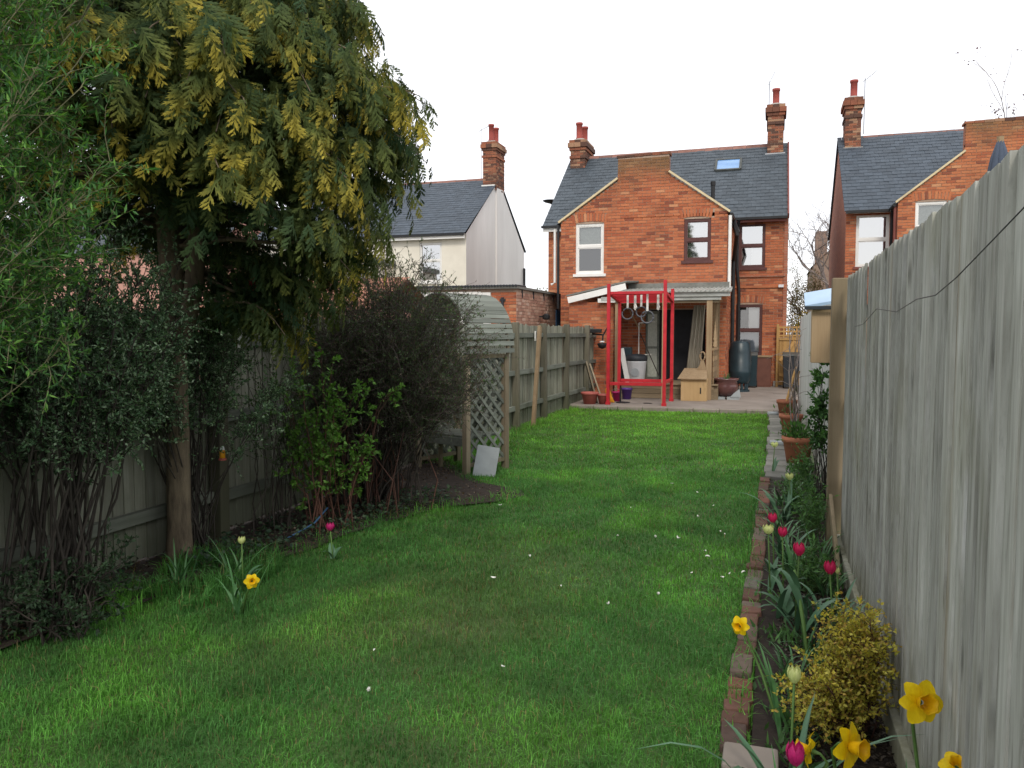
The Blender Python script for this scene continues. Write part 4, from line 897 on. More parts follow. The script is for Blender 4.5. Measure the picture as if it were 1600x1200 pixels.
# glazed bowl
GB = thing('glazed_pot', 'round glossy brown pot on slabs right of the plywood box', 'plant pot', (-1.05, 19.55, .1))
MB().lathe([(.12, .06), (.2, .1), (.28, .22), (.29, .32), (.25, .42), (.30, .46), (.30, .49), (.26, .49), (.22, .44), (.0, .43)], 22).build('bowl', M_bowl, GB, True)
MB().box(-.3, .0, -.2, .1, 0, .06).build('slab', M_slab, GB); MB().box(.05, .32, -.22, .08, 0, .065).build('slab', M_slab, GB)
MB().add([(.12, -.24, .06), (.36, -.24, .06), (.33, -.22, .26), (.2, -.23, .15)], [(0, 1, 2, 3)]).build('broken_slab', M_slab, GB)
for k in range(10):
    a = random.random() * 6.28; r = random.uniform(.05, .16); MB().tube([(0, 0, .43), (r * math.cos(a), r * math.sin(a), .43 + random.uniform(.08, .26))], [.012, .003], 4).build('sprig', M_strapleaf, GB)
# water butt
WB = thing('water_butt', 'dark green ribbed water butt at the corner of the house', 'water butt', (-.83, 22.2, .1))
MB().lathe([(.0, .22), (.22, .22), (.27, .3), (.285, .5), (.29, .56), (.28, .58), (.295, .8), (.28, .82), (.29, 1.05), (.275, 1.1), (.25, 1.28), (.2, 1.34), (.0, 1.36)], 26).build('barrel', M_butt, WB, True)
st = MB()
for k in range(10): a = k * math.pi / 5; st.tube([(.2 * math.cos(a), .2 * math.sin(a), 0), (.18 * math.cos(a), .18 * math.sin(a), .22)], .03, 6)
st.lathe([(.26, .0), (.26, .05), (.2, .06)], 18).build('stand', M_butt, WB)
MB().tube([(0, -.28, .38), (0, -.36, .37), (0, -.37, .33)], .018, 6).build('tap', M_black, WB)
def bin_(name, label, x, y, w, d, h, m, lidm, cat='bin'):
    B = thing(name, label, cat, (x, y, .1))
    bevel(MB().add([(-w * .42, -d * .42, .04), (w * .42, -d * .42, .04), (w * .42, d * .42, .04), (-w * .42, d * .42, .04), (-w / 2, -d / 2, h), (w / 2, -d / 2, h), (w / 2, d / 2, h), (-w / 2, d / 2, h)], [(3, 2, 1, 0), (4, 5, 6, 7), (0, 1, 5, 4), (1, 2, 6, 5), (2, 3, 7, 6), (3, 0, 4, 7)]).build('body', m, B), .012)
    bevel(MB().add([(-w * .54, -d * .55, h), (w * .54, -d * .55, h), (w * .54, d * .55, h), (-w * .54, d * .55, h), (-w * .5, -d * .5, h + .04), (w * .5, -d * .5, h + .04), (w * .5, d * .5, h + .10), (-w * .5, d * .5, h + .10)], [(3, 2, 1, 0), (4, 5, 6, 7), (0, 1, 5, 4), (1, 2, 6, 5), (2, 3, 7, 6), (3, 0, 4, 7)]).build('lid', lidm, B), .01)
    for s_ in (-1, 1):
        wv = MB().lathe([(.0, -.02), (.09, -.02), (.1, 0), (.09, .02), (.0, .02)], 14).build('wheel', M_black, B); wv.rotation_euler = (0, R(90), 0); wv.location = (s_ * w * .42, d * .4, .1)
    return B
bin_('wheelie_bin', 'black wheelie bin with grey lid in front of the wooden gate', .50, 23.9, .46, .5, .92, M_bin, M_bingrey)
bin_('storage_bin', 'narrow dark bin between the water butt and brown cabinet', -.55, 23.9, .28, .3, .92, M_butt, M_bingrey)
CB = thing('garden_cabinet', 'reddish brown cabinet under the tall downstairs window', 'cabinet', (-.24, 24.35, .1))
bevel(MB().box(-.2, .2, -.12, .2, 0, .86).build('body', M_brownbox, CB), .006); bevel(MB().box(-.27, .24, -.16, .22, .86, .91).build('top', M_tan, CB), .004)
bevel(MB().box(-.19, .19, -.128, -.12, .04, .84).build('door', M_brownbox, CB), .003)
tag(bevel(MB().box(.02, .30, YM - .09, YM - .03, .1, .26).build('plinth_block', M_cement), .01), 'pale concrete block at the foot of the house corner', 'block')
# gate
GT = thing('side_gate', 'orange wooden gate with lattice top at the side of the house', 'gate', (.65, 24.5, .1))
for k in range(9): bevel(MB().box(-.48 + k * .108, -.375 + k * .108, 0, .02, .05, 1.42).build('board', M_gate, GT), .003)
for z in (.3, 1.35): bevel(MB().box(-.48, .5, -.03, -.002, z, z + .09).build('rail', M_gate, GT), .003)
bevel(MB().bar((-.45, -.016, .75), (-.05, -.016, 1.33), .028, .09).build('brace', M_gate, GT), .003)
for z in (1.46, 1.58, 1.70): bevel(MB().box(-.5, .5, -.012, .012, z, z + .05).build('lattice_bar', M_gate, GT), .003)
for k in range(9): bevel(MB().box(-.5 + k * .12, -.46 + k * .12, -.01, .01, 1.42, 1.75).build('lattice_bar', M_gate, GT), .003)
bevel(MB().box(-.56, -.49, -.04, .04, 0, 1.82).build('post', M_gate, GT), .005)
# terracotta pots etc. on the left of the patio
def pot(name, label, loc, r, h, m=M_terra, cat='plant pot'):
    P_ = thing(name, label, cat, loc)
    MB().lathe([(r * .68, 0), (r * .92, h * .78), (r * .94, h * .79), (r * 1.02, h * .8), (r * 1.04, h), (r * .9, h), (r * .86, h * .86), (.0, h * .84)], 22).build('pot', m, P_, True)
    MB().lathe([(0, h * .842), (r * .85, h * .845), (r * .6, h * .875), (0, h * .88)], 14).build('compost', M_soil, P_)
    return P_
pot('plant_pot', 'wide reddish pot on the patio beside the left fence', (-3.82, 17.25, .1), .19, .26, M_terra2)
pot('plant_pot', 'smaller reddish pot next to the wide pot on the patio', (-3.53, 17.3, .1), .13, .22, M_terra2)
tag(bevel(MB().bar((-3.72, 17.55, .10), (-4.02, 17.75, 1.0), .17, .035, (1, .3, 0)).build('leaning_plank', M_arbour), .005), 'wide weathered plank leaning on the left fence behind the pots', 'plank')
tag(bevel(MB().bar((-3.6, 17.62, .10), (-3.98, 17.95, .95), .07, .035, (1, .3, 0)).build('leaning_plank', M_arbour), .005), 'narrow plank leaning on the left fence beside the wide plank', 'plank')
tag(bevel(MB().prism([(-.09, 0), (.06, 0), (.0, .12), (-.06, .30), (-.14, .32), (-.15, .25)], -.04, .04).build('yellow_toy', M_yellowp), .01), 'orange yellow plastic toy on the patio by the left fence', 'toy').location = (-3.42, 17.75, .1)
for lb, x, y, r, h, m in (('magenta bucket behind the left post of the red frame', -3.38, 18.1, .1, .22, M_magenta), ('purple bucket on the patio inside the red frame', -3.26, 18.75, .13, .26, M_purple)):
    B = thing('bucket', lb, 'bucket', (x, y, .1)); MB().lathe([(r * .75, 0), (r, h), (r * 1.08, h), (r * 1.08, h - .03), (r, h - .03), (r * .95, h - .005), (r * .7, .02), (0, .02)], 18).build('shell', m, B, True)
    MB().tube([(r * math.cos(a), -.02 - .1 * math.sin(a) * .4, h + .0 + .07 * math.sin(a)) for a in np.linspace(0, math.pi, 9)], .005, 4).build('handle', M_metal, B)
SDD = thing('metal_stand', 'black metal stand with round base inside the red frame', 'stand', (-3.17, 17.75, .1))
MB().lathe([(.16, 0), (.16, .015), (.02, .03)], 18).build('base', M_black, SDD); MB().tube([(-.06, 0, .02), (-.06, 0, .42)], .02, 7).build('column', M_black, SDD); MB().box(-.13, .02, -.05, .05, .40, .46).build('head', M_black, SDD)
tag(MB().lathe([(.0, 0), (.09, 0), (.1, .008), (.0, .012)], 14).build('drain_cover', M_black), 'small dark round cover on the patio under the red frame', 'cover').location = (-2.62, 17.75, .1)
# things on the deck
TB = thing('laundry_tub', 'white tub with dark lid on the deck behind the red frame', 'tub', (-3.15, 19.45, .46))
MB().lathe([(.17, 0), (.2, .05), (.24, .5), (.25, .52), (.23, .52), (.0, .5)], 20).build('tub', M_wplastic, TB, True); MB().lathe([(.25, .52), (.26, .54), (.26, .62), (.2, .68), (0, .7)], 20).build('lid', M_bin, TB, True)
d = MB().lathe([(0, 0), (.09, 0), (.1, .01), (0, .012)], 18).build('dial', M_slab, TB); d.rotation_euler = (R(90), 0, 0); d.location = (.0, -.225, .25)
tag(bevel(MB().bar((-3.33, 19.3, .46), (-3.52, 19.42, 1.28), .05, .12, (1, 0, 0)).build('white_board', M_white), .004), 'white board leaning beside the white tub on the deck', 'board')
tag(bevel(MB().box(-.15, .15, -.15, .15, 0, .85, .03).build('dark_crate', M_butt), .02), 'dark blue crate between the white tub and the left fence', 'crate').location = (-3.42, 19.62, .46)
FC = thing('folding_airer', 'thin pale metal frame leaning inside the porch above the tub', 'frame', (-3.1, 20.2, .46))
for p, q in (((-.12, 0, .65), (-.12, 0, 1.45)), ((-.12, 0, 1.45), (.28, 0, 1.48)), ((-.12, 0, .65), (.2, 0, .66)), ((-.1, .05, 1.2), (.5, -.3, 0)), ((-.12, 0, .65), (-.2, 0, 0))): MB().tube([p, q], .014, 6).build('tube', M_strap if q[2] > .6 else M_twig, FC)
tag(MB().bar((-3.55, 20.5, 2.3), (-3.25, 20.5, 1.75), .05, .03).bar((-3.25, 20.5, 1.75), (-3.1, 20.5, 2.2), .05, .03).build('timber_bracket', M_tan), 'timber V shaped bracket on the brick wall inside the porch', 'bracket')
# black floodlight on the fence end
FLD = thing('floodlight', 'black floodlight on a bracket at the far end of the left fence', 'floodlight', (-4.05, 18.95, 1.62))
MB().tube([(-.1, 0, .02), (.18, 0, .0), (.34, 0, .28)], .022, 7).build('arm', M_black, FLD); bevel(MB().box(-.18, .14, -.08, .02, .04, .14).build('housing', M_black, FLD), .015)
MB().lathe([(.02, 0), (.09, .04), (.12, .12), (.1, .14), (0, .1)], 14, (.16, -.05, -.34)).build('lamp_head', M_black, FLD, True); MB().tube([(.16, -.03, -.2), (.17, 0, 0)], .02, 6).build('stem', M_black, FLD); MB().lathe([(0, 0), (.06, 0), (.05, .03), (0, .03)], 12, (.16, -.06, -.18)).build('lens', M_wplastic, FLD)
# pots along the right path
P1 = pot('plant_pot', 'pale terracotta pot with a timber stake at the patio edge', (.28, 16.4, .02), .19, .34)
bevel(MB().bar((-.02, 0, .26), (.16, .12, .98), .05, .03).build('stake', M_gate, P1), .004); MB().bar((.06, .05, .26), (.22, .1, .9), .04, .02).build('stake', M_tan, P1)
MB().box(-.24, .2, -.2, .2, -.005, .0).build('slab', M_slab, P1)
P2 = pot('plant_pot', 'terracotta pot on the path between two other terracotta pots', (.30, 13.6, .03), .18, .32)
P3 = pot('plant_pot', 'nearest terracotta pot holding a bushy green plant by the fence', (.32, 10.5, .03), .19, .34)
for x, y in ((.02, 16.6), (.08, 12.1)): tag(bevel(MB().box(-.1, .1, -.07, .07, 0, .05).build('stone', M_slab), .012), 'pale stone lying on the path ' + ('at the patio edge' if y > 14 else 'between the terracotta pots'), 'stone').location = (x, y, .05)

# ================================================================== brick edging of the bed
BE = thing('brick_edging', 'row of old bricks edging the flower bed along the lawn', 'edging', (-.1, 5, 0))
me_ = [bevel_me for bevel_me in (MB().box(-.05, .05, -.105, .105, -.06, .065).mesh('brick', M_edgebrick), MB().box(-.056, .056, -.051, .051, -.06, .06).mesh('brick', M_edgebrick))]
y = 3.12; k = 0
while y < 9.3:
    flat = random.random() < .4; L = .11 if flat else .21
    o = link('brick', me_[1 if flat else 0], None, BE); o.location = (np.interp(y, [1, 3, 6.5, 9.3], [-.1, -.02, .03, .05]) + random.uniform(-.01, .01), y + L / 2 - 5, -.012 + random.uniform(-.01, .012))
    o.rotation_euler = (random.uniform(-.03, .03), random.uniform(-.05, .05), random.uniform(-.05, .05)); y += L + random.uniform(.004, .02)
    bevel(o, .009, 2); k += 1
tag(bevel(MB().box(-.15, .05, 2.92, 3.1, -.02, .085).build('concrete_block', M_concrete), .012), 'pale concrete block at the near end of the brick edging', 'block')

# ================================================================== arbour
AR = thing('arbour', 'weathered trellis arbour seat with curved slatted roof behind the twiggy shrub', 'arbour', (-3.34, 8.55, 0), math.atan2(-.36, .93))
# local x: to the left along the front is -x, y: depth
AWd, AD, AP = .80, .70, 1.40
for x in (0, -AWd):
    for y in (0, AD): bevel(MB().box(x - .035, x + .035, y - .035, y + .035, 0, AP).build('post', M_arbour, AR), .004)
def trellis(x, y0, y1, z0, z1, axis='y'):
    W, H = y1 - y0, z1 - z0; s = .165
    for sgn in (1, -1):
        n = int((W + H) / s) + 1
        for k in range(1, n):
            c = k * s
            pts = []
            # line  y - y0 + sgn' * (z - z0) = c
            if sgn == 1: a = (max(0, c - H), min(c, H)); b_ = (min(c, W), max(0, c - W))
            else: a = (max(0, c - H), H - min(c, H)); b_ = (min(c, W), H - max(0, c - W))
            if abs(a[0] - b_[0]) < .04: continue
            off = .006 * sgn
            if axis == 'y': p, q, up = (x + off, y0 + a[0], z0 + a[1]), (x + off, y0 + b_[0], z0 + b_[1]), (1, 0, 0)
            else: p, q, up = (y0 + a[0], x + off, z0 + a[1]), (y0 + b_[0], x + off, z0 + b_[1]), (0, 1, 0)
            MB().bar(p, q, .036, .009, up).build('trellis_lath', M_slat, AR)
trellis(0, .035, AD - .035, .12, AP - .02); trellis(-AWd, .035, AD - .035, .12, AP - .02); trellis(AD, -AWd + .035, -.035, .5, AP, 'x')
for x in (0, -AWd):
    for z in (.1, AP - .04): MB().box(x - .02, x + .02, .035, AD - .035, z, z + .045).build('side_rail', M_arbour, AR)
arch = [(-AWd / 2 + (AWd / 2 + .06) * math.cos(a), AP + .70 * math.sin(a) ** .85) for a in np.linspace(0, math.pi, 31)]
for y in (.02, AD - .02):
    MB().tube([(x, y, z) for x, z in arch], .022, 6).build('arch', M_arbour, AR)
sl = MB().box(-.006, .006, -.07, AD + .07, -.026, .026).mesh('roof_slat', M_slat)
for a in np.linspace(.04, math.pi - .04, 33):
    x, z = -AWd / 2 + (AWd / 2 + .085) * math.cos(a), AP + .72 * max(math.sin(a), 0) ** .85
    o = link('roof_slat', sl, None, AR); o.location = (x, 0, z); o.rotation_euler = (0, -math.atan2(math.sin(a) * .75, math.cos(a)), 0)
for k in range(4): bevel(MB().box(-AWd + .04, -.04, .12 + k * .13, .235 + k * .13, .42, .445).build('seat_slat', M_slat, AR), .003)
for k in range(4): bevel(MB().box(-AWd + .04, -.04, AD - .08, AD - .06, .58 + k * .1, .63 + k * .1).build('back_slat', M_slat, AR), .003)
bevel(MB().box(-AWd + .04, -.04, .1, .125, .32, .42).build('seat_front', M_slat, AR), .003)
for x in (-.6, -.2): MB().box(x, x + .04, .15, .19, 0, .42).build('seat_leg', M_arbour, AR)
tag(bevel(MB().bar((-3.13, 8.55, 0), (-3.11, 8.68, .34), .26, .025, (.3, -1, .2)).build('grey_slab', M_slab), .004), 'grey slab leaning against the foot of the arbour trellis', 'slab')

# ================================================================== vegetation
LEAF = np.array([(0, 0, 0), (-.5, .45, .06), (0, 1, -.05), (.5, .45, .06)]) * np.array((1, 1, 1))
LEAFF = [np.array([(0, 2, 1), (0, 3, 2)])]
def leaf_mesh(name, pos, d, length, width, cols, upn=None, parent=None, m=None, kind=None):
    """folded leaf blades at pos pointing along d; cols: n x 3"""
    n = len(pos); up = upn if upn is not None else unit(rng.normal(0, .6, (n, 3)) + np.array((0, 0, 1.)))
    Rm = frames(np.asarray(d, float), up)
    S = np.stack([np.broadcast_to(width, n), np.broadcast_to(length, n), np.broadcast_to(width, n)], 1)
    v, f = scatter(LEAF, LEAFF, pos, Rm, S)
    return link(name, npmesh(name, v, f, np.repeat(cols, 4, 0)), m or M_leaf, parent, kind)
def jitter_cols(n, cs, w=None):
    cs = np.array(cs); t = rng.choice(len(cs), n, p=w); return cs[t] * rng.uniform(.8, 1.2, (n, 1))
def tubes_mesh(name, paths, m, parent=None, n=4):
    mb = MB()
    for pts, rad in paths: mb.tube(pts, rad, n, cap=False)
    return mb.build(name, m, parent, True)
def curve(p, q, sag, k=6, wob=.02):
    p = np.array(p, float); q = np.array(q, float); c = (p + q) / 2 + np.array(sag)
    t = np.linspace(0, 1, k)[:, None]
    pts = (1 - t) ** 2 * p + 2 * t * (1 - t) * c + t * t * q
    pts[1:-1] += rng.normal(0, wob, (k - 2, 3)); return pts

# ---- lawn grass
def grass(name, n, x0, x1, y0, y1, h, w, keep, parent=None, long=0, colf=None):
    x = rng.uniform(x0, x1, n); y = rng.uniform(y0, y1, n)
    k = keep(x, y); x, y = x[k], y[k]; n = len(x)
    hh = h * rng.uniform(.55, 1.35, n) * (.7 + .7 * fbm(x, y, 1.3)); ww = w * rng.uniform(.7, 1.3, n)
    az = rng.uniform(0, 2 * np.pi, n); lean = rng.uniform(.1, .95, n)
    z0 = .03 * (fbm(x, y, 3.0) - .5) - .004
    dx, dy = np.cos(az), np.sin(az); px, py = -dy, dx
    base = np.stack([x, y, z0], 1); side = np.stack([px, py, 0 * px], 1) * (ww / 2)[:, None]
    d = np.stack([dx * lean, dy * lean, np.ones(n)], 1)
    mid = base + d * (hh * .55)[:, None] * np.array((.55, .55, 1.)); tip = base + np.stack([dx * lean * 1.1, dy * lean * 1.1, .93 - .35 * lean], 1) * hh[:, None]
    V = np.stack([base - side, base + side, mid + side * .8, mid - side * .8, tip], 1).reshape(-1, 3)
    o = np.arange(n) * 5
    F4 = np.stack([o, o + 1, o + 2, o + 3], 1); F3 = np.stack([o + 3, o + 2, o + 4], 1)
    a = fbm(x, y, .55); b_ = fbm(x + 31, y + 7, 1.6); c = fbm(x + 3, y + 57, 4.0)
    lush = np.clip((b_ - .42) * 3.2, 0, 1); worn = np.clip((a - .53) * 5, 0, 1) * np.clip(1 - np.abs(x + 1.5) / 1.6, 0, 1) * np.clip((9 - y) / 5, 0, 1)
    col = np.array((.070, .200, .048)) * (1 - lush[:, None]) + np.array((.118, .315, .050)) * lush[:, None]
    far = np.clip((y - 8) / 8, 0, 1)[:, None]; col = col * (1 - .45 * far) + np.array((.20, .40, .035)) * .45 * far  # blades brighten with distance: the less shaded far lawn put into colour
    col = col * (1 - .5 * worn[:, None]) + np.array((.15, .20, .07)) * .5 * worn[:, None]
    dead = rng.random(n) < .05 + .12 * worn
    col[dead] = np.array((.20, .17, .075)); col *= rng.uniform(.7, 1.3, (n, 1)) * (.62 + .85 * c[:, None]) * (.72 + .6 * fbm(x + 77, y + 13, .9)[:, None])
    return link(name, npmesh(name, V, [F4, F3], np.repeat(col, 5, 0)), M_grass, parent, 'stuff')
def on_lawn(x, y):
    e = .10 * (fbm(x, y, 5) - .5)
    k = (x > left_edge(y) + e) & (x < np.interp(y, [1, 3, 6.5, 9.3, 17], [-.14, -.07, -.02, -.0, -.04]) + .5 * e) & (y < 16.98 + .4 * e)
    wr = np.clip((fbm(x, y, .55) - .53) * 5, 0, 1) * np.clip(1 - np.abs(x + 1.5) / 1.6, 0, 1) * np.clip((9 - y) / 5, 0, 1)
    return k & (rng.random(len(x)) > .45 * wr)
g1 = grass('lawn_grass', 150000, -4.3, .0, 1.3, 5.0, .042, .0034, on_lawn)
tag(g1, 'short mown green grass of the near lawn', 'grass')
g2 = grass('lawn_grass', 88000, -4.3, .0, 5.0, 9.5, .042, .0055, on_lawn); tag(g2, 'short mown green grass in the middle of the lawn', 'grass')
g3 = grass('lawn_grass', 56000, -4.3, .0, 9.5, 17.0, .042, .010, on_lawn); tag(g3, 'short bright green grass at the far end of the lawn', 'grass')
def edge_keep(x, y):
    dl = np.abs(x - left_edge(y) - .05); dr = np.abs(x + .11); ff = (y > 9) & (np.abs(x + 4.1) < .14); pe = np.abs(y - 16.95) < .06
    return (((dl < .13) & (rng.random(len(x)) < .5)) | ((dr < .06) & (y < 9) & (rng.random(len(x)) < .7)) | ff | pe) & (x < -.02)
tag(grass('edge_grass', 90000, -4.3, .0, 1.5, 17, .10, .006, edge_keep), 'longer uncut grass along the edges of the lawn', 'grass')
def clump_keep(x, y): return on_lawn(x, y) & (vnoise(x + 9, y + 4, 7.5) * vnoise(x + 2, y + 8, 1.7) > .40)
tag(grass('lawn_tufts', 90000, -4.2, -.1, 1.5, 12, .068, .0042, clump_keep), 'scattered thicker tufts standing above the mown lawn', 'grass')
# tufts of long grass under the conifer
def tuft_keep(x, y): return ((x + 3.55) ** 2 / .16 + (y - 4.3) ** 2 / .5 < 1) & (vnoise(x, y, 5) > .4)
tag(grass('long_grass', 9000, -4.1, -3, 3.4, 5.2, .15, .006, tuft_keep), 'long grass growing round the foot of the conifer', 'grass')

# ---- golden cypress
def frond_template(sd):
    V, F4, F3, T = [], [], [], []; rf_ = random.Random(sd)
    nz = np.array((0, 0, 1.))
    def strip(p, q, w, t0, t1):
        p, q = np.array(p), np.array(q); d = (q - p) / np.linalg.norm(q - p); s_ = np.cross(d, nz) * w / 2
        o = len(V); m_ = p + (q - p) * .55
        V.extend([p - s_ * .6, p + s_ * .6, m_ + s_, m_ - s_, q]); T.extend([t0, t0, (t0 + t1) / 2, (t0 + t1) / 2, t1])
        F4.append((o, o + 1, o + 2, o + 3)); F3.append((o + 3, o + 2, o + 4))
    def tri(p, q, w, t0, t1):
        d = (q - p) / np.linalg.norm(q - p); s_ = np.cross(d, nz) * w / 2; o = len(V)
        V.extend([p - s_, p + s_, q]); T.extend([t0, t0, t1]); F3.append((o, o + 1, o + 2))
    def rach(t): return np.array((.06 * math.sin(t * 3), t - .10 * t ** 3, .12 * t - .42 * t * t))
    for k in range(3): strip(rach(k / 3), rach((k + 1) / 3 + .02), .026, k / 3, (k + 1) / 3)
    n = 7
    for k in range(n):
        t = .06 + .88 * k / (n - 1); L = .42 * (1 - t) ** .55 * (.6 + .4 * min(1, t * 4)) + .06
        for s_ in (-1, 1):
            if rf_.random() < .14: continue
            L = (.42 * (1 - t) ** .55 * (.6 + .4 * min(1, t * 4)) + .06) * rf_.uniform(.6, 1.25); sp_ = rf_.uniform(.5, .85)
            p = rach(min(1, t + .05 * s_ * rf_.random())); d = np.array((s_ * sp_, .72, -.10 - .3 * t - .25 * rf_.random())); d /= np.linalg.norm(d)
            q = p + d * L + np.array((0, 0, -.35 * L * L)); strip(p, q, .062, t, min(1, t + L * 1.2))
            for j in range(2):
                u = .22 + .34 * j; pp = p + (q - p) * u; l2 = L * .42 * (1 - u * .5)
                for s2 in (-1, 1):
                    d2 = d * .80 + s2 * np.array((d[1], -d[0], 0)) * .52 + np.array((0, 0, -.2)); d2 /= np.linalg.norm(d2)
                    tri(pp, pp + d2 * l2, .075, t + u * L, min(1, t + (u + .3) * L * 1.3))
    return np.array(V), [np.array(F4), np.array(F3)], np.array(T)
FRONDS = [frond_template(k) for k in range(5)]
TX, TY = -4.0, 4.62
TR = thing('golden_cypress', 'tall golden cypress tree with drooping sprays on the left', 'tree', (TX, TY, 0))
def tl(p): return (p[0] - TX, p[1] - TY, p[2])
trunk = MB().tube([(0, 0, -.05), (.0, 0, .08), (.0, .0, .25), (-.01, .02, 1.0), (-.03, .03, 1.8), (-.05, .03, 2.5), (-.05, .05, 3.6), (-.03, .05, 5.2), (0, .05, 6.6)], [.12, .092, .082, .078, .078, .085, .075, .05, .02], 14)
trunk.v = [(x * (1 + .10 * math.sin(9 * math.atan2(y, x) + z * 3)) + random.uniform(-.004, .004), y * (1 + .10 * math.sin(7 * math.atan2(y, x) + z * 2)) + random.uniform(-.004, .004), z) for x, y, z in trunk.v]
trunk.build('trunk', M_bark, TR, True)
MB().tube([(-.02, .02, 1.45), (.06, .03, 1.65), (.12, .06, 1.95), (.17, .1, 2.6), (.2, .12, 3.6), (.22, .1, 5.0)], [.05, .06, .065, .06, .045, .015], 10).build('fork', M_bark, TR, True)
MB().tube([(-.2, .2, -.05), (-.22, .2, .8), (-.2, .18, 1.8), (-.12, .1, 3.2)], [.08, .07, .065, .05], 10).build('fork', M_bark, TR, True)
zs_ = [1.6, 1.95, 2.2, 2.7, 3.1, 3.45, 3.7, 4.0, 4.6, 5.4, 6.4, 6.9]; rs_ = [.9, 1.15, 1.45, 1.6, 1.78, 1.62, 1.48, 1.32, 1.1, .75, .3, .05]
limbs, fp, fd, fu, fs, fg = [], [], [], [], [], []
specs = []
for k in range(455):
    q_ = (k + .5) / 455; specs.append((k * 2.39996 + rng.normal(0, .25), (1.95 + 2.45 * q_ / .82 if q_ < .82 else 4.4 + 2.3 * (q_ - .82) / .18) + rng.normal(0, .08), False))
for k in range(330): specs.append((rng.uniform(-1.25, 1.15), rng.uniform(1.85, 4.2), True))      # the lawn side is fuller
for k, (az, ze, lawn_side) in enumerate(specs):
    ca, sa = math.cos(az), math.sin(az)
    cr_ = math.cos(az - .35); cf_ = math.cos(az + .85)
    if ze < 2.6 and cr_ > .55 and rng.random() < .6: ze -= .22       # on the arbour side the skirts hang lower
    if ze < 2.7 and cf_ > .72: ze += .55
    if ze < 2.35 and cr_ < .2: ze += .35
    full = rng.random() < .7
    Rr = np.interp(ze, zs_, rs_) * (rng.uniform(.86, 1.06) if full else rng.uniform(.42, .8)) * (1.0 if ca > -.3 else .85)
    L0 = min(Rr * .75, rng.uniform(.4, .7)); t = np.linspace(0, 1, 7)
    dro = rng.uniform(.35, .75); yaw_ = rng.normal(0, .35); cb, sb_ = math.cos(az + yaw_), math.sin(az + yaw_)
    pts = np.stack([ca * (Rr - L0) + cb * L0 * t, sa * (Rr - L0) + sb_ * L0 * t, ze + (.32 * t - dro * t ** 2.2) * L0 + .12], 1)
    if not lawn_side:
        inner = np.array((ca * .05 - .04, sa * .05 + .04, ze + .35 * Rr * rng.uniform(.1, .7)))
        limbs.append((np.concatenate([[inner, inner * .5 + pts[0] * .5 + (0, 0, .04)], pts]), [.02, .015, .012, .010, .008, .007, .005, .004, .003]))
    nf = int(10 + 10 * L0 / .7); tuft = rng.random() ** 1.6
    for j in range(nf):
        u = min((j + rng.random() * .7) / nf, 1.0)
        i0 = min(int(u * 6), 5); w = u * 6 - i0
        p = pts[i0] * (1 - w) + pts[i0 + 1] * w; tan = unit(pts[i0 + 1] - pts[i0])
        sd = (1 if j % 2 else -1) * rng.uniform(.3, 1.1) * (1 - .5 * u)
        d = unit(tan * .7 + np.array((-sb_, cb, 0)) * sd * .8 + np.array((0, 0, -.35 - .7 * rng.random())) + rng.normal(0, .15, 3))
        a2 = az + rng.normal(0, .75)
        up = unit(np.array((0, 0, .45)) + np.array((math.cos(a2), math.sin(a2), 0)) + rng.normal(0, .2, 3))
        fp.append(p + rng.normal(0, .03, 3)); fd.append(d); fu.append(up); fs.append(rng.uniform(.12, .25) * (1 if ze < 4.5 else 1.5))
        fg.append(np.clip((.30 + .75 * u) * (.16 + .95 * tuft) * (1 if full else .3) + rng.normal(0, .12), 0, 1.1))
fp, fd, fu, fs, fg = map(np.array, (fp, fd, fu, fs, fg))
gold = np.array((.42, .345, .055)); green = np.array((.032, .066, .028)); olive = np.array((.112, .135, .032))
vv, f4, f3, cl_, off = [], [], [], [], 0
pick = rng.integers(0, len(FRONDS), len(fp)); Fm = frames(fd, fu)
for q, (FV, FF, FT) in enumerate(FRONDS):
    k = pick == q; v, f = scatter(FV, FF, fp[k], Fm[k], fs[k])
    a_ = np.clip(fg[k][:, None] * (.30 + .95 * FT[None]), 0, 1)[..., None]
    cc_ = np.where(a_ < .5, green + (olive - green) * a_ * 2, olive + (gold - olive) * (a_ - .5) * 2).reshape(-1, 3)
    vv.append(v); f4.append(f[0] + off); f3.append(f[1] + off); cl_.append(cc_); off += len(v)
cr = link('crown', npmesh('crown', np.concatenate(vv), [np.concatenate(f4), np.concatenate(f3)], np.concatenate(cl_)), M_conifer, TR)
tubes_mesh('limbs', limbs, M_bark, TR, 5)['kind'] = 'stuff'
# red hanging tag in the tree and the small yellow bird feeder on the trunk
tag(bevel(MB().box(-.03, .03, -.01, .01, -.05, .05).build('red_tag', M_red), .006), 'small red ornament hanging among the conifer branches', 'ornament').location = (-3.55, 4.9, 2.0)
BFd = thing('bird_feeder', 'small yellow and red bird feeder hanging beside the conifer trunk', 'bird feeder', (-3.88, 4.95, .72))
BFd.scale = (.6, .6, .6)
MB().lathe([(.02, .0), (.035, .01), (.035, .09), (.02, .11)], 10).build('body', M_yellowp, BFd, True); MB().lathe([(.05, -.02), (.05, 0), (.02, .01)], 10).build('tray', M_terra2, BFd); MB().lathe([(.03, .11), (.02, .15), (.0, .16)], 10).build('cap', M_wplastic, BFd); MB().tube([(0, 0, .15), (-.02, -.05, .55), (-.02, -.1, 1.0)], .002, 4).build('cord', M_black, BFd)

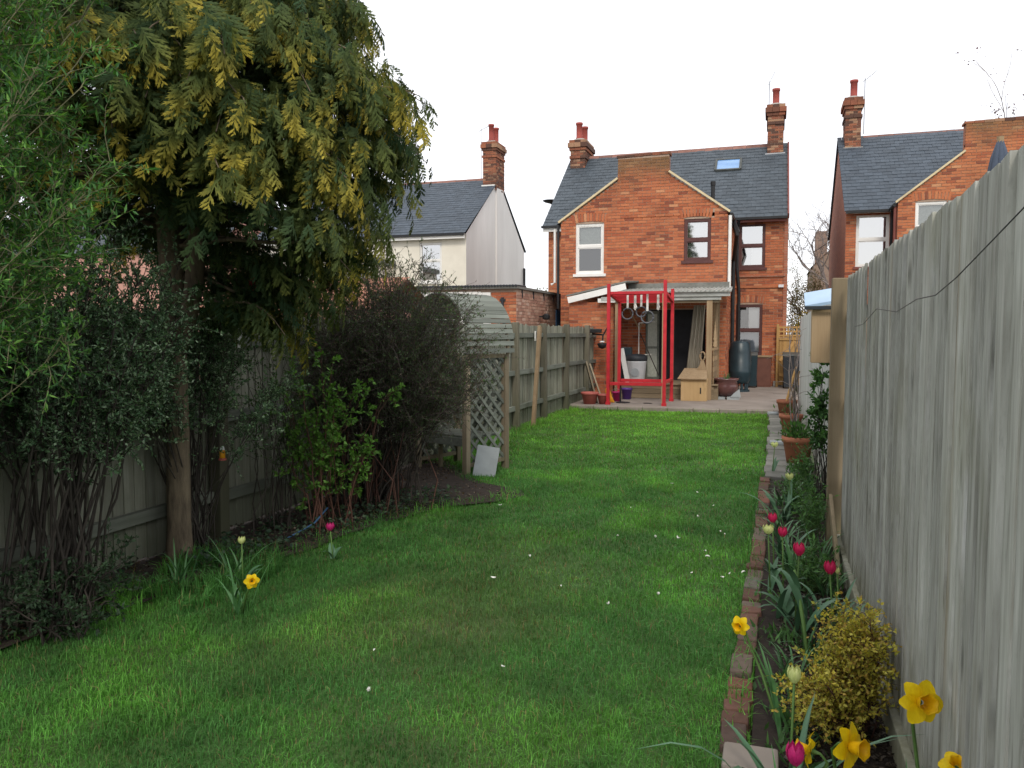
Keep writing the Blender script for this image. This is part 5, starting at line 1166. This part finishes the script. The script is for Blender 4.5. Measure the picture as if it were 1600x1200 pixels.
# ---- shrubs
def shrub(name, label, base, tips, m_stem, leaf, cols, nleaf, lsize, cat='shrub', stem_r=.012, twig=10, tw_len=.25, w=None, twig_m=None, zmin=.25, group=None, lw=.5, spread=.05, droop=0., start_t=.35):
    """stems from around base to each tip, side twigs along them, leaves on the twigs"""
    S = thing(name, label, cat, tuple(base), 0, group); base = np.array(base, float)
    stems, twigs, lp, ld = [], [], [], []
    for tp in tips:
        b0 = np.array((rng.normal(0, spread), rng.normal(0, spread), -.02)); q = np.array(tp) - base
        pts = curve(b0, q, (q[0] * -.15, q[1] * -.15, .12 * q[2] - droop), 7, .025)
        stems.append((pts, list(np.linspace(stem_r, stem_r * .25, 7))))
        for j in range(twig):
            u = rng.uniform(start_t, 1); i0 = min(int(u * 6), 5); ww = u * 6 - i0; p = pts[i0] * (1 - ww) + pts[i0 + 1] * ww
            d = unit(unit(pts[i0 + 1] - pts[i0]) * .7 + rng.normal(0, .75, 3)); L = tw_len * rng.uniform(.5, 1.3)
            tpts = curve(p, p + d * L, rng.normal(0, .03, 3) + (0, 0, .02), 4, .008); twigs.append((tpts, [stem_r * .38, stem_r * .32, stem_r * .26, stem_r * .14]))
            m_ = max(1, int(nleaf / (len(tips) * twig)))
            t = rng.uniform(.1, 1, m_) * 3; i1 = np.minimum(t.astype(int), 2); wv = (t - i1)[:, None]
            lp.append(tpts[i1] * (1 - wv) + tpts[i1 + 1] * wv); ld.append(unit(d[None] * .5 + rng.normal(0, .7, (m_, 3)) + (0, 0, .15)))
    tubes_mesh('stems', stems, m_stem, S, 6); o = tubes_mesh('twigs', twigs, twig_m or m_stem, S, 3); o['kind'] = 'stuff'
    if nleaf:
        lp = np.concatenate(lp); ld = np.concatenate(ld); k = lp[:, 2] + base[2] > zmin; lp, ld = lp[k], ld[k]; n = len(lp)
        leaf_mesh('foliage', lp, ld, lsize * rng.uniform(.6, 1.25, n), lsize * lw * rng.uniform(.7, 1.2, n), jitter_cols(n, cols, w), parent=S, kind='stuff')
    return S
def dome(n, c, r, zlo=-.3):
    out = []
    while len(out) < n:
        p = rng.normal(0, 1, 3); p /= np.linalg.norm(p)
        if p[2] < zlo: continue
        out.append(np.array(c) + p * np.array(r) * rng.uniform(.6, 1.02))
    return out
DK = [(.10, .19, .10), (.15, .25, .135), (.28, .38, .25), (.065, .125, .062)]
shrub('small_leaved_shrub', 'dark small leaved shrub at the left edge in front of the fence', (-3.8, 3.4, 0), dome(54, (-3.8, 3.7, 1.5), (.62, .75, .85), -.2), M_twig, None, DK, 42000, .027, stem_r=.009, twig=22, tw_len=.26, spread=.12, zmin=.7, start_t=.5)
shrub('small_leaved_shrub', 'dark small leaved shrub wrapped around the conifer trunk', (-4.08, 4.85, 0), dome(28, (-4.0, 4.9, 1.5), (.32, .45, .72), -.2) + dome(18, (-3.95, 4.1, 1.6), (.25, .32, .6), -.3) + [np.array((-3.55, 5.0 + .1 * k_, 1.1 + .08 * k_)) for k_ in range(4)], M_twig, None, DK, 25000, .027, stem_r=.006, twig=18, tw_len=.25, spread=.06, start_t=.55, zmin=.5)
shrub('low_evergreen', 'low dark evergreen shrub on the lawn edge at the far left', (-3.62, 3.3, 0), dome(22, (-3.62, 3.35, .22), (.36, .4, .28), -.1), M_twig, None, [(.03, .06, .03), (.05, .09, .045)], 3200, .032, stem_r=.007, twig=8, tw_len=.16, zmin=.02)
FE = [(.085, .215, .045), (.06, .165, .045), (.14, .29, .055), (.04, .11, .035)]
# feathery green tree whose trunk stands just outside the frame
shrub('feathery_tree', 'bright green feathery leaved tree overhanging the top left corner', (-4.0, 2.05, 0), dome(100, (-3.42, 2.72, 2.85), (.66, .62, 1.5), -.9) + [np.array((-2.98 - .1 * rng.random(), 2.85 + .2 * rng.random(), z)) for z in (2.3, 2.6, 2.9, 3.2, 3.5, 2.1)], M_twigpale, None, FE, 78000, .045, 'tree', .007, 26, .28, zmin=1.2, lw=.23, spread=.06, start_t=.5)
TW = [(.06, .105, .045), (.085, .135, .055), (.11, .085, .065), (.05, .07, .04)]
shrub('twiggy_shrub', 'large dark twiggy shrub in front of the arbour', (-3.62, 6.75, 0), [np.array((max(p[0], -4.08), p[1], p[2])) for p in dome(185, (-3.42, 6.9, 1.45), (.98, .85, 1.08), -.35) + dome(26, (-3.2, 7.6, 1.05), (.35, .35, .55), -.5)], M_twig, None, TW, 62000, .031, stem_r=.0065, twig=24, tw_len=.32, start_t=.5, twig_m=M_twiggrey2, spread=.17, lw=.32, zmin=.5)
BG = [(.10, .23, .035), (.075, .18, .03), (.13, .27, .05)]
shrub('leafy_shrub', 'bright green leafy shrub with reddish stems left of the twiggy shrub', (-3.52, 5.75, 0), dome(26, (-3.5, 5.75, .95), (.42, .3, .62), -.6) + [np.array((-3.05, 6.1, 1.15)), np.array((-2.98, 6.1, 1.22)), np.array((-3.1, 6.0, .9))], M_twigred, None, BG, 4200, .042, stem_r=.007, twig=8, tw_len=.16, spread=.12, lw=.6, zmin=.2)
shrub('thin_shrub', 'sparse thin green shrub against the left fence behind the conifer', (-3.85, 5.6, 0), dome(24, (-3.88, 5.7, 1.15), (.26, .42, .62), -.5), M_twig, None, [(.045, .09, .03), (.07, .13, .04)], 1800, .03, stem_r=.005, twig=7, tw_len=.26, spread=.1)
# suckering red stems under the twiggy shrub
rs = MB()
for k in range(38):
    x, y = -3.5 + rng.normal(0, .2), 6.5 + rng.normal(0, .22); h = rng.uniform(.4, 1.0)
    rs.tube([(x, y, 0), (x + rng.normal(0, .05), y + rng.normal(0, .05), h * .5), (x + rng.normal(0, .12), y + rng.normal(0, .12), h)], [.007, .006, .003], 4, False)
tag(rs.build('red_stems', M_twigred, None, True, 'stuff'), 'thicket of bare red brown stems at the foot of the twiggy shrub', 'stems')
# ground cover: dark ivy-like leaves and litter
n = 5200; x = rng.uniform(-4.1, -2.9, n); y = rng.uniform(3, 7.3, n); k = (x < left_edge(y) + .1) & (x > left_edge(y) - .55) & (fbm(x, y, 2.2) > .43); x, y = x[k], y[k]; n = len(x)
tag(leaf_mesh('ground_cover', np.stack([x, y, rng.uniform(.02, .16, n)], 1), unit(rng.normal(0, 1, (n, 3)) * (1, 1, .4)), rng.uniform(.025, .05, n), rng.uniform(.02, .04, n), jitter_cols(n, [(.03, .06, .035), (.05, .085, .05), (.07, .11, .06)]), kind='stuff'), 'dark low ground cover along the left border', 'ground cover')
def litter(name, label, x, y, z, cols, s=(.012, .035)):
    n = len(x); tag(leaf_mesh(name, np.stack([x, y, z], 1), unit(rng.normal(0, 1, (n, 3)) * (1, 1, .25)), rng.uniform(*s, n), rng.uniform(s[0], s[1] * .7, n), jitter_cols(n, cols), kind='stuff'), label, 'litter')
n = 3500; y = rng.uniform(1, 9.2, n); x = -4.25 + rng.random(n) * (left_edge(y) + 4.33)
litter('leaf_litter', 'brown leaf litter and crumbs on the left border soil', x, y, .05 + .02 * rng.random(n), [(.07, .045, .03), (.11, .075, .05), (.035, .025, .02), (.16, .13, .1)])
n = 5000; y = rng.uniform(1.2, 9.2, n); x = rng.uniform(.06, .5, n)
litter('leaf_litter', 'crumbs and leaf litter on the right flower bed soil', x, y, .03 + .05 * (fbm(x, y, 3) - .5) + .012 * rng.random(n), [(.06, .042, .03), (.1, .075, .055), (.03, .022, .018), (.2, .17, .14)], (.008, .026))

n = 5000; y = rng.uniform(2.6, 6.5, n); x = rng.uniform(.07, .5, n)
litter('soil_crumbs', 'coarse crumbs and stones on the near flower bed soil', x, y, .035 + .05 * (fbm(x, y, 3) - .5) + .015 * rng.random(n), [(.05, .037, .028), (.08, .06, .045), (.025, .019, .015), (.13, .11, .09)], (.01, .035))
# ---- golden low shrub in the bed
GS = [(.52, .43, .06), (.46, .41, .06), (.46, .31, .07), (.60, .54, .11), (.34, .34, .06)]
shrub('golden_shrub', 'golden yellow small leaved shrub in the bed against the tall fence', (.33, 3.45, .03), dome(34, (.345, 3.5, .32), (.13, .2, .22), -.3) + dome(14, (.37, 3.35, .46), (.08, .1, .1), -.3) + dome(30, (.21, 3.28, .2), (.13, .17, .14), -.3), M_twigred, None, GS, 12500, .021, stem_r=.0035, twig=12, tw_len=.12, lw=.6, zmin=.05, spread=.05)
# ---- climbers on the right
CL = [(.06, .15, .04), (.085, .2, .05), (.04, .1, .03)]
shrub('climbing_plant', 'leafy green climber on the bleached fence below the nest box', (.47, 8.3, .03), [np.array((.43 + rng.normal(0, .02), 8.25 + rng.normal(0, .3), z)) for z in np.linspace(.7, 1.5, 14)], M_twig, None, CL, 1300, .055, stem_r=.005, twig=6, tw_len=.11, lw=.5, start_t=.6)
RS = thing('bare_rose', 'bare stemmed climbing rose arching over the terracotta pots', 'rose', (.36, 12.6, .03))
ro = []
for (dx, dy, h) in ((-.08, .3, 1.9), (.02, -.3, 1.6), (-.12, .1, 1.75), (.06, .8, 1.85), (-.02, -.9, 1.2), (.05, 1.4, 1.5)):
    ro.append((curve((rng.normal(0, .02), rng.normal(0, .05), -.05), (dx, dy, h), (-.10, rng.normal(0, .1), .1), 8, .02), list(np.linspace(.011, .005, 8))))
for pts, rad in ro: MB().tube(pts, rad, 6).build('cane', M_twiggrey, RS, True)
tw = []
for pts, _ in ro:
    for j in range(5): i0 = rng.integers(3, 7); tw.append((curve(pts[i0], pts[i0] + rng.normal(0, .15, 3) + (0, 0, .1), (0, 0, .02), 4, .01), [.004, .003, .003, .002]))
tubes_mesh('twigs', tw, M_twiggrey, RS, 4)['kind'] = 'stuff'
def pot_plant(P_, n, h, cols):
    lp = rng.normal(0, .07, (n, 3)) * (1, 1, 0) + (0, 0, .3); d = unit(rng.normal(0, .5, (n, 3)) + (0, 0, .9)); lp = lp + d * rng.uniform(0, h, (n, 1)) * .8
    leaf_mesh('foliage', lp, d, rng.uniform(.04, .09, n), rng.uniform(.012, .03, n), jitter_cols(n, cols), parent=P_, kind='stuff')
pot_plant(P3, 420, .26, CL); pot_plant(P2, 60, .2, CL)

# ---- trees beyond
def bare_tree(name, label, base, h, r, seed, m=M_twiggrey, leafcol=None, nl=0, lv=5, spread=.55, ls=.08):
    rs_ = random.Random(seed); T_ = thing(name, label, 'tree', base); mains, fine, tips = [], [], []
    def grow(p, d, L, rad, lev):
        pts = [p]; q = p.copy(); dd = d.copy()
        for _ in range(4):
            dd = (dd + Vector((rs_.gauss(0, .12), rs_.gauss(0, .12), rs_.gauss(0.03, .08)))).normalized(); q = q + dd * L / 4; pts.append(q.copy())
        (mains if lev < 2 else fine).append(([tuple(a) for a in pts], list(np.linspace(rad, rad * .6, 5))))
        if lev >= lv: tips.append(q.copy()); return
        for _ in range(rs_.choice((2, 3, 3))):
            nd_ = (dd + Vector((rs_.gauss(0, spread), rs_.gauss(0, spread), rs_.gauss(.08, spread * .6)))).normalized(); s0 = rs_.choice((2, 3, 4))
            grow(pts[s0], nd_, L * rs_.uniform(.6, .85), rad * .55, lev + 1)
    grow(Vector((0, 0, 0)), Vector((0, 0, 1)), h * .36, r, 0)
    tubes_mesh('trunk', mains, m, T_, 7); tubes_mesh('branches', fine, m, T_, 3)['kind'] = 'stuff'
    if nl:
        tp = np.array([tuple(t) for t in tips]); p = tp[rng.integers(0, len(tp), nl)] + rng.normal(0, .06, (nl, 3))
        leaf_mesh('crown', p, unit(rng.normal(0, 1, (nl, 3))), rng.uniform(.6, 1.3, nl) * ls, rng.uniform(.5, 1, nl) * ls, jitter_cols(nl, leafcol), parent=T_, kind='stuff')
    return T_
bare_tree('bare_tree', 'bare grey tree standing between the two brick houses', (1.75, 36, 0), 8.2, .17, 3, lv=6)
bare_tree('budding_tree', 'tree just coming into leaf between the brick houses', (2.2, 38, 0), 6.6, .16, 9, lv=6, leafcol=[(.22, .20, .09), (.26, .21, .13), (.15, .16, .07)], nl=3500, ls=.055)
bare_tree('birch_tree', 'thin twiggy tree rising behind the right hand house roof', (10.6, 34, 0), 12.6, .15, 21, leafcol=[(.14, .08, .10), (.10, .06, .07)], nl=420, spread=.4, ls=.10)
def hedge(name, label, c, r, n, cols, ls, cat='hedge'):
    S = thing(name, label, cat, (c[0], c[1], 0)); p = unit(rng.normal(0, 1, (n, 3))) * np.array(r) * rng.uniform(.7, 1.05, (n, 1)) + (0, 0, c[2]); p[:, 2] = np.abs(p[:, 2])
    p += .12 * np.array(r) * np.stack([np.sin(p[:, 1] * 3 / r[1] * 2), np.cos(p[:, 0] * 5 / r[0]), np.sin(p[:, 0] * 7 / r[0])], 1)
    leaf_mesh('foliage', p, unit(rng.normal(0, 1, (n, 3))), ls * rng.uniform(.6, 1.3, n), ls * rng.uniform(.4, .8, n), jitter_cols(n, cols), parent=S, kind='stuff')
    tubes_mesh('stems', [(curve((0, 0, 0), tuple(p[k]), (0, 0, .2), 5, .02), list(np.linspace(.02, .006, 5))) for k in range(0, n, max(1, n // 40))], M_twig, S, 4); return S
hedge('forsythia', 'yellow flowering forsythia behind the wooden gate', (.85, 26.8, 1.3), (.42, .6, 1.0), 1500, [(.62, .42, .01), (.5, .38, .02), (.16, .18, .03)], .06, 'shrub')
hedge('beech_hedge', 'brownish green hedge behind the gate between the houses', (1.15, 29.0, 1.9), (.75, 1.6, 1.7), 9000, [(.24, .22, .11), (.28, .23, .14), (.15, .16, .07)], .06)
hedge('far_hedge', 'distant grey green hedge left of the brick house', (-10.5, 44, 2.4), (3.5, 2, 2.0), 4000, [(.09, .10, .05), (.12, .12, .07)], .2)

# ================================================================== flowers
def strap_leaf(L, w, lean, az, droop=.5, z0=0):
    """arching strap leaf as a thin folded ribbon"""
    mb = MB(); n = 7; ca, sa = math.cos(az), math.sin(az); V = []
    for i_ in range(n):
        t = i_ / (n - 1); r = L * (lean * t + droop * .55 * t ** 2.4); z = z0 + L * (t * math.cos(lean * .8) - droop * .6 * t ** 3); ww = w * (.6 + .9 * t if t < .4 else (1 - t) ** .6 * 1.25 + .02)
        V += [(ca * r - sa * ww / 2, sa * r + ca * ww / 2, z + ww * .15), (ca * r, sa * r, z), (ca * r + sa * ww / 2, sa * r - ca * ww / 2, z + ww * .15)]
    mb.add(V, [f for i_ in range(n - 1) for f in ((3 * i_, 3 * i_ + 1, 3 * i_ + 4, 3 * i_ + 3), (3 * i_ + 1, 3 * i_ + 2, 3 * i_ + 5, 3 * i_ + 4))]); return mb
def petal_grid(fn, nu=5, nv=4):
    V = [fn(i_ / (nu - 1), j / (nv - 1) * 2 - 1) for i_ in range(nu) for j in range(nv)]
    return V, [(i_ * nv + j, i_ * nv + j + 1, (i_ + 1) * nv + j + 1, (i_ + 1) * nv + j) for i_ in range(nu - 1) for j in range(nv - 1)]
def tulip(label, head, m, r=.027, hh=.062, leaves=3, group='tulips', open_=.0):
    x, y, z = head; T_ = thing('tulip', label, 'tulip', (x, y, .03), 0, group); h = z - .03 - hh * .4
    lx, ly = random.uniform(-.03, .03), random.uniform(-.03, .03)
    MB().tube([(lx, ly, -.03), (lx * .5, ly * .5, h * .5), (0, 0, h)], [.005, .0045, .0045], 7).build('stem', M_stemg, T_, True)
    for k in range(leaves): strap_leaf(h * random.uniform(.55, .8), random.uniform(.035, .055), random.uniform(.25, .6), random.random() * 6.28, random.uniform(.2, .6)).build('leaf', M_tulipleaf, T_, True).location = (lx * .8, ly * .8, 0)
    for k in range(6):
        a0 = k * math.pi / 3 + random.uniform(-.1, .1); rr = r * (1 if k % 2 else .9)
        def fn(u, v_):
            wd = .62 * math.sin(math.pi * min(1, .12 + u * .80)) ** .7 if u < 1 else .10
            a = a0 + v_ * wd; q = rr * (math.sin(math.pi * (.08 + .62 * u)) ** .8 * (1 - .28 * u ** 3) + open_ * u); return (q * math.cos(a), q * math.sin(a), h + hh * u - .006 * abs(v_) * u)
        V, F_ = petal_grid(fn, 6, 5); MB().add(V, F_).build('petal', m, T_, True)
    return T_
def daffodil(label, head, face, r=.05, leaves=4, group='daffodils', lh=.45, stem_to=None, z0=.03):
    x, y, z = head; gx, gy = stem_to or (x + random.uniform(-.04, .04), y + random.uniform(-.02, .05))
    D = thing('daffodil', label, 'daffodil', (gx, gy, z0), 0, group); hp = Vector((x - gx, y - gy, z - z0)); fdir = Vector(face).normalized()
    back = hp - fdir * r * .55
    MB().tube([(0, 0, -.04), hp * .5 + Vector((0, 0, .02)), Vector((back.x, back.y, back.z - .02)) - fdir * .02, back, hp - fdir * .005], [.006, .0055, .005, .004, .008], 7).build('stem', M_stemg, D, True)
    for k in range(leaves): strap_leaf(lh * random.uniform(.7, 1.15), random.uniform(.012, .02), random.uniform(.1, .5), random.random() * 6.28, random.uniform(.1, .7)).build('leaf', M_strapleaf, D, True).location = (random.uniform(-.03, .03), random.uniform(-.03, .03), -.02)
    rot = fdir.to_track_quat('Z', 'Y').to_matrix()
    for k in range(6):
        a0 = k * math.pi / 3 + random.uniform(-.08, .08); tw_ = random.uniform(-.15, .15); ln = r * random.uniform(.92, 1.08)
        def fn(u, v_):
            wd = .36 * math.sin(math.pi * min(.98, .1 + u * .86)) ** .75 * ln * 1.15; q = ln * (.12 + .9 * u); zz = .006 * math.sin(u * 3) - .10 * q * u + .12 * abs(v_) * wd + tw_ * v_ * wd - .002 * (k % 2)
            p = Vector((q * math.cos(a0) - v_ * wd * math.sin(a0), q * math.sin(a0) + v_ * wd * math.cos(a0), zz)); return tuple(rot @ p + hp)
        V, F_ = petal_grid(fn, 6, 5); MB().add(V, F_).build('petal', M_daff, D, True)
    n = 18; V = []
    prof = [(.16, .0), (.26, .12), (.30, .4), (.34, .62), (.46, .74), (.42, .74), (.28, .5), (.16, .1)]
    for i_, (a, zz) in enumerate(prof):
        for k in range(n): fr = 1 + (.10 * math.sin(k * 2 * math.pi * 6 / n) if i_ in (4, 5) else 0); an = 2 * math.pi * k / n; V.append(tuple(rot @ Vector((a * r * fr * math.cos(an), a * r * fr * math.sin(an), zz * r)) + hp))
    MB().add(V, [(i_ * n + k, i_ * n + (k + 1) % n, (i_ + 1) * n + (k + 1) % n, (i_ + 1) * n + k) for i_ in range(len(prof) - 1) for k in range(n)]).build('trumpet', M_daffc, D, True)
    return D
tulip('red tulip nearest the middle of the bed, left of the fence post', (.16, 4.65, .45), M_ptred, .036, .075)
tulip('red tulip closest to the foot of the tan fence post', (.30, 4.33, .45), M_ptred, .034, .07)
tulip('red tulip behind the cream tulip at the lawn edge', (.02, 5.36, .46), M_ptred, .032, .065)
tulip('red tulip just right of the cream tulip at the lawn edge', (.08, 5.16, .42), M_ptred, .032, .065)
tulip('cream tulip beside two red tulips at the lawn edge', (-.005, 5.2, .42), M_ptcream, .034, .06, open_=.2)
tulip('small cream tulip by the path near the middle pot', (.04, 9.69, .36), M_ptcream, .04, .065, 2, open_=.3)
tulip('small cream tulip among leaves before the nearest terracotta pot', (.16, 7.33, .4), M_ptcream, .034, .06, 2, open_=.2)
tulip('greenish cream tulip left of the golden shrub', (.09, 2.79, .5), M_ptcream, .026, .06, 4)
tulip('magenta tulip at the bottom edge beside the daffodils', (.08, 2.25, .5), M_ptpink, .028, .065, 2)
tulip('small greenish bud beside the red tulip at the fence post', (.335, 4.33, .44), M_ptcream, .014, .035, 1)
daffodil('large yellow daffodil standing highest in front of the tall fence', (.42, 2.47, .60), (.25, -.7, .25), .062, 3, stem_to=(.43, 2.42))
daffodil('yellow daffodil at the bottom edge below the golden shrub', (.225, 2.35, .50), (.45, -.35, .1), .062, 3)
daffodil('yellow daffodil in profile beside the magenta tulip', (.12, 2.32, .485), (-.9, .2, .05), .05, 4)
daffodil('yellow daffodil at the bottom right corner', (.49, 2.34, .49), (-.1, -.6, .7), .045, 2)
daffodil('yellow daffodil leaning over the brick edging', (-.11, 3.49, .40), (-.3, -.8, .1), .042, 3, stem_to=(.08, 3.3), lh=.4)
daffodil('yellow daffodil on the left in the long grass', (-2.76, 3.75, .26), (.5, -.6, .2), .042, 4, lh=.3, z0=0, stem_to=(-2.95, 3.9))
tulip('pink tulip below the leafy shrub on the left border', (-3.0, 4.99, .26), M_ptpink, .034, .06, 3)
tulip('white tulip in the grass right of the conifer trunk', (-3.2, 4.25, .33), M_ptcream, .026, .05, 3)
BP0 = [(.07, .16, .05), (.10, .22, .065), (.05, .12, .04)]
# clumps of strap leaves and leafy border plants
def clump(label, x, y, n, L, w, m=M_strapleaf, lean=(.15, .7), z=.03):
    K = thing('leaf_clump', label, 'plant', (x, y, z), 0, 'border plants')
    for k in range(n):
        o = strap_leaf(L * random.uniform(.6, 1.1), w * random.uniform(.7, 1.3), random.uniform(*lean), random.random() * 6.28, random.uniform(.15, .8)).build('leaf', m, K, True); o.location = (random.uniform(-.05, .05), random.uniform(-.05, .05), -.02)
for lb, x, y, n, L, w in (('arching strap leaves spilling over the near brick edging', .06, 2.7, 12, .58, .026), ('narrow leaves between magenta tulip and brick edging', .10, 2.45, 6, .5, .02), ('low tuft of narrow leaves left of the golden shrub', .12, 3.95, 26, .2, .010),
    ('strap leaves under the nearest red tulip', .2, 4.55, 12, .36, .03), ('strap leaves beside the tan post foot', .34, 4.6, 12, .36, .028), ('leaf clump behind the red tulips', .2, 5.5, 18, .34, .022), ('leaf clump near the edging beyond the cream tulip', .1, 6.0, 14, .34, .026),
    ('leaf clump against the fence past the post', .35, 5.9, 18, .34, .018), ('tall tulip leaves by the far brick edging', .12, 7.2, 10, .42, .04), ('leaf clump in the middle of the far bed', .3, 7.0, 20, .36, .016), ('leaf clump at the end of the bed by the pavers', .2, 8.2, 18, .36, .022), ('leaf clump by the fence short of the nearest pot', .4, 8.6, 18, .36, .018)):
    clump(lb, x, y, n, L, w, M_tulipleaf if w > .024 else M_strapleaf)
for lb, x, y, n, L, w in (('broad leaves between the nearest red tulip and the edging', .1, 4.75, 9, .34, .045), ('broad leaves right behind the golden shrub', .3, 4.0, 9, .34, .04), ('short leaf tuft behind the two red tulips', .16, 5.75, 20, .3, .016), ('short leaf tuft at the fence before the mossy stem', .38, 5.2, 20, .3, .016),
    ('leaf tuft by the edging midway along the bed', .09, 6.6, 18, .34, .02), ('leaf tuft against the fence midway along the bed', .42, 7.4, 18, .32, .016), ('leaf tuft by the edging near the pavers', .1, 7.9, 16, .32, .02), ('thin leaf tuft on bare soil behind the low tuft', .22, 4.25, 16, .2, .012)):
    clump(lb, x, y, n, L, w, M_tulipleaf if w > .024 else M_strapleaf)
for k_, (lb, x, y) in enumerate((('low weedy tuft against the edging beside the golden shrub', .1, 3.45), ('low weedy tuft by the edging behind the golden shrub', .09, 3.75), ('low weedy tuft at the edging short of the broad leaves', .09, 4.35), ('low weedy tuft between the red tulips and the edging', .1, 5.0), ('low weedy tuft at the edging past the cream tulip', .12, 5.6), ('low weedy tuft in front of the pale block', .12, 3.15), ('low weedy tuft in the middle of the bed behind the golden shrub', .25, 4.15), ('low weedy tuft under the tan post', .36, 4.85))):
    n_ = 90; K = thing('weed', lb, 'weed', (x, y, .03), 0, 'low weeds in the bed'); lp = rng.normal(0, .05, (n_, 3)) * (1, 1.6, 0) + (0, 0, .01); d_ = unit(rng.normal(0, .6, (n_, 3)) + (0, 0, .7))
    leaf_mesh('foliage', lp, d_, rng.uniform(.03, .085, n_), rng.uniform(.008, .022, n_), jitter_cols(n_, BP0), parent=K, kind='stuff')
for lb, x, y, n in (('long narrow leaves beside the white tulip on the left', -3.35, 4.35, 14), ('long narrow leaves round the left daffodil', -3.0, 3.95, 10), ('tuft of narrow leaves at the conifer foot', -3.6, 4.15, 14)): clump(lb, x, y, n, .38, .014, z=0)
BP = [(.07, .16, .05), (.10, .22, .065), (.05, .12, .04)]
for k, (lb, x, y, h, n) in enumerate((('leafy border plant past the tan fence post', .32, 6.5, .5, 900), ('bushy border plant midway along the far bed', .22, 7.6, .45, 900), ('bushy border plant at the far end of the bed', .33, 8.9, .45, 800), ('low border plant behind the red tulips', .3, 5.3, .3, 700))):
    shrub('border_plant', lb, (x, y, .03), dome(22, (x, y, h * .55), (.14, .3, h * .5), -.2), M_stemg, None, BP, n, .045, 'plant', .004, 5, .1, zmin=.04, group='leafy plants in the far bed', lw=.3)
ra = thing('mossy_stem', 'thick pale stem leaning beside the tan fence post', 'stem', (.2, 4.05, .0)); MB().tube([(0, 0, -.02), (-.03, .1, .22), (-.07, .3, .42)], [.012, .011, .008], 7).build('stem', M_stemg, ra, True)
for k, a in enumerate((0.4, 2.2, 4.1)): o = strap_leaf(.26, .05, .5, a, .5).build('leaf', M_tulipleaf, ra, True); o.location = (-.02 - .015 * k, .08 + .07 * k, .18 + .08 * k)
tag(MB().tube([(-3.56, 5.28, .06), (-3.53, 5.32, .08), (-3.5, 5.38, .10), (-3.45, 5.5, .14), (-3.45, 5.7, .22)], .007, 7).build('hose', M_bluepaint, None, True), 'piece of dark blue hose lying under the leafy shrub', 'hose')
# ---- fallen white petals on the lawn
pm = []
for s_ in range(3):
    V, F_ = petal_grid(lambda u, v_: ((u - .5) * .055, v_ * .016 * math.sin(math.pi * (.1 + .8 * u)) , .012 * (v_ * v_) + .016 * (u - .5) ** 2 * 4 * (s_ - .5)), 5, 4); pm.append(MB().add(V, F_).mesh('fallen_petal', M_petal))
PET = [(-1.65, 5.47), (-1.72, 4.88), (-1.7, 3.13), (-1.9, 3.57), (-1.21, 3.57), (-.6, 7.1), (-.38, 6.64), (-.34, 6.55), (-.85, 6.27), (-.42, 5.85), (-.29, 5.36), (-.25, 5.45), (-.16, 5.54), (-.49, 5.4), (-.64, 4.88), (-1.22, 7.3), (-2.4, 7.01), (-.9, 4.61), (-1.15, 6.24), (-.29, 9.1), (-.68, 6.29), (-1.26, 4.87), (-.7, 8.2), (-.5, 7.6), (-.45, 6.0), (-1.0, 8.6)]
for k, (x, y) in enumerate(PET):
    o = link('fallen_petal', pm[k % 3]); tag(o, 'small white petal fallen on the lawn grass', 'petal', 'white petals scattered on the lawn'); sc_ = random.uniform(.35, .65); o.scale = (sc_, sc_, sc_)
    o.location = (x, y, .042); o.rotation_euler = (random.uniform(-.3, .3), random.uniform(-.3, .3), random.random() * 6.28)
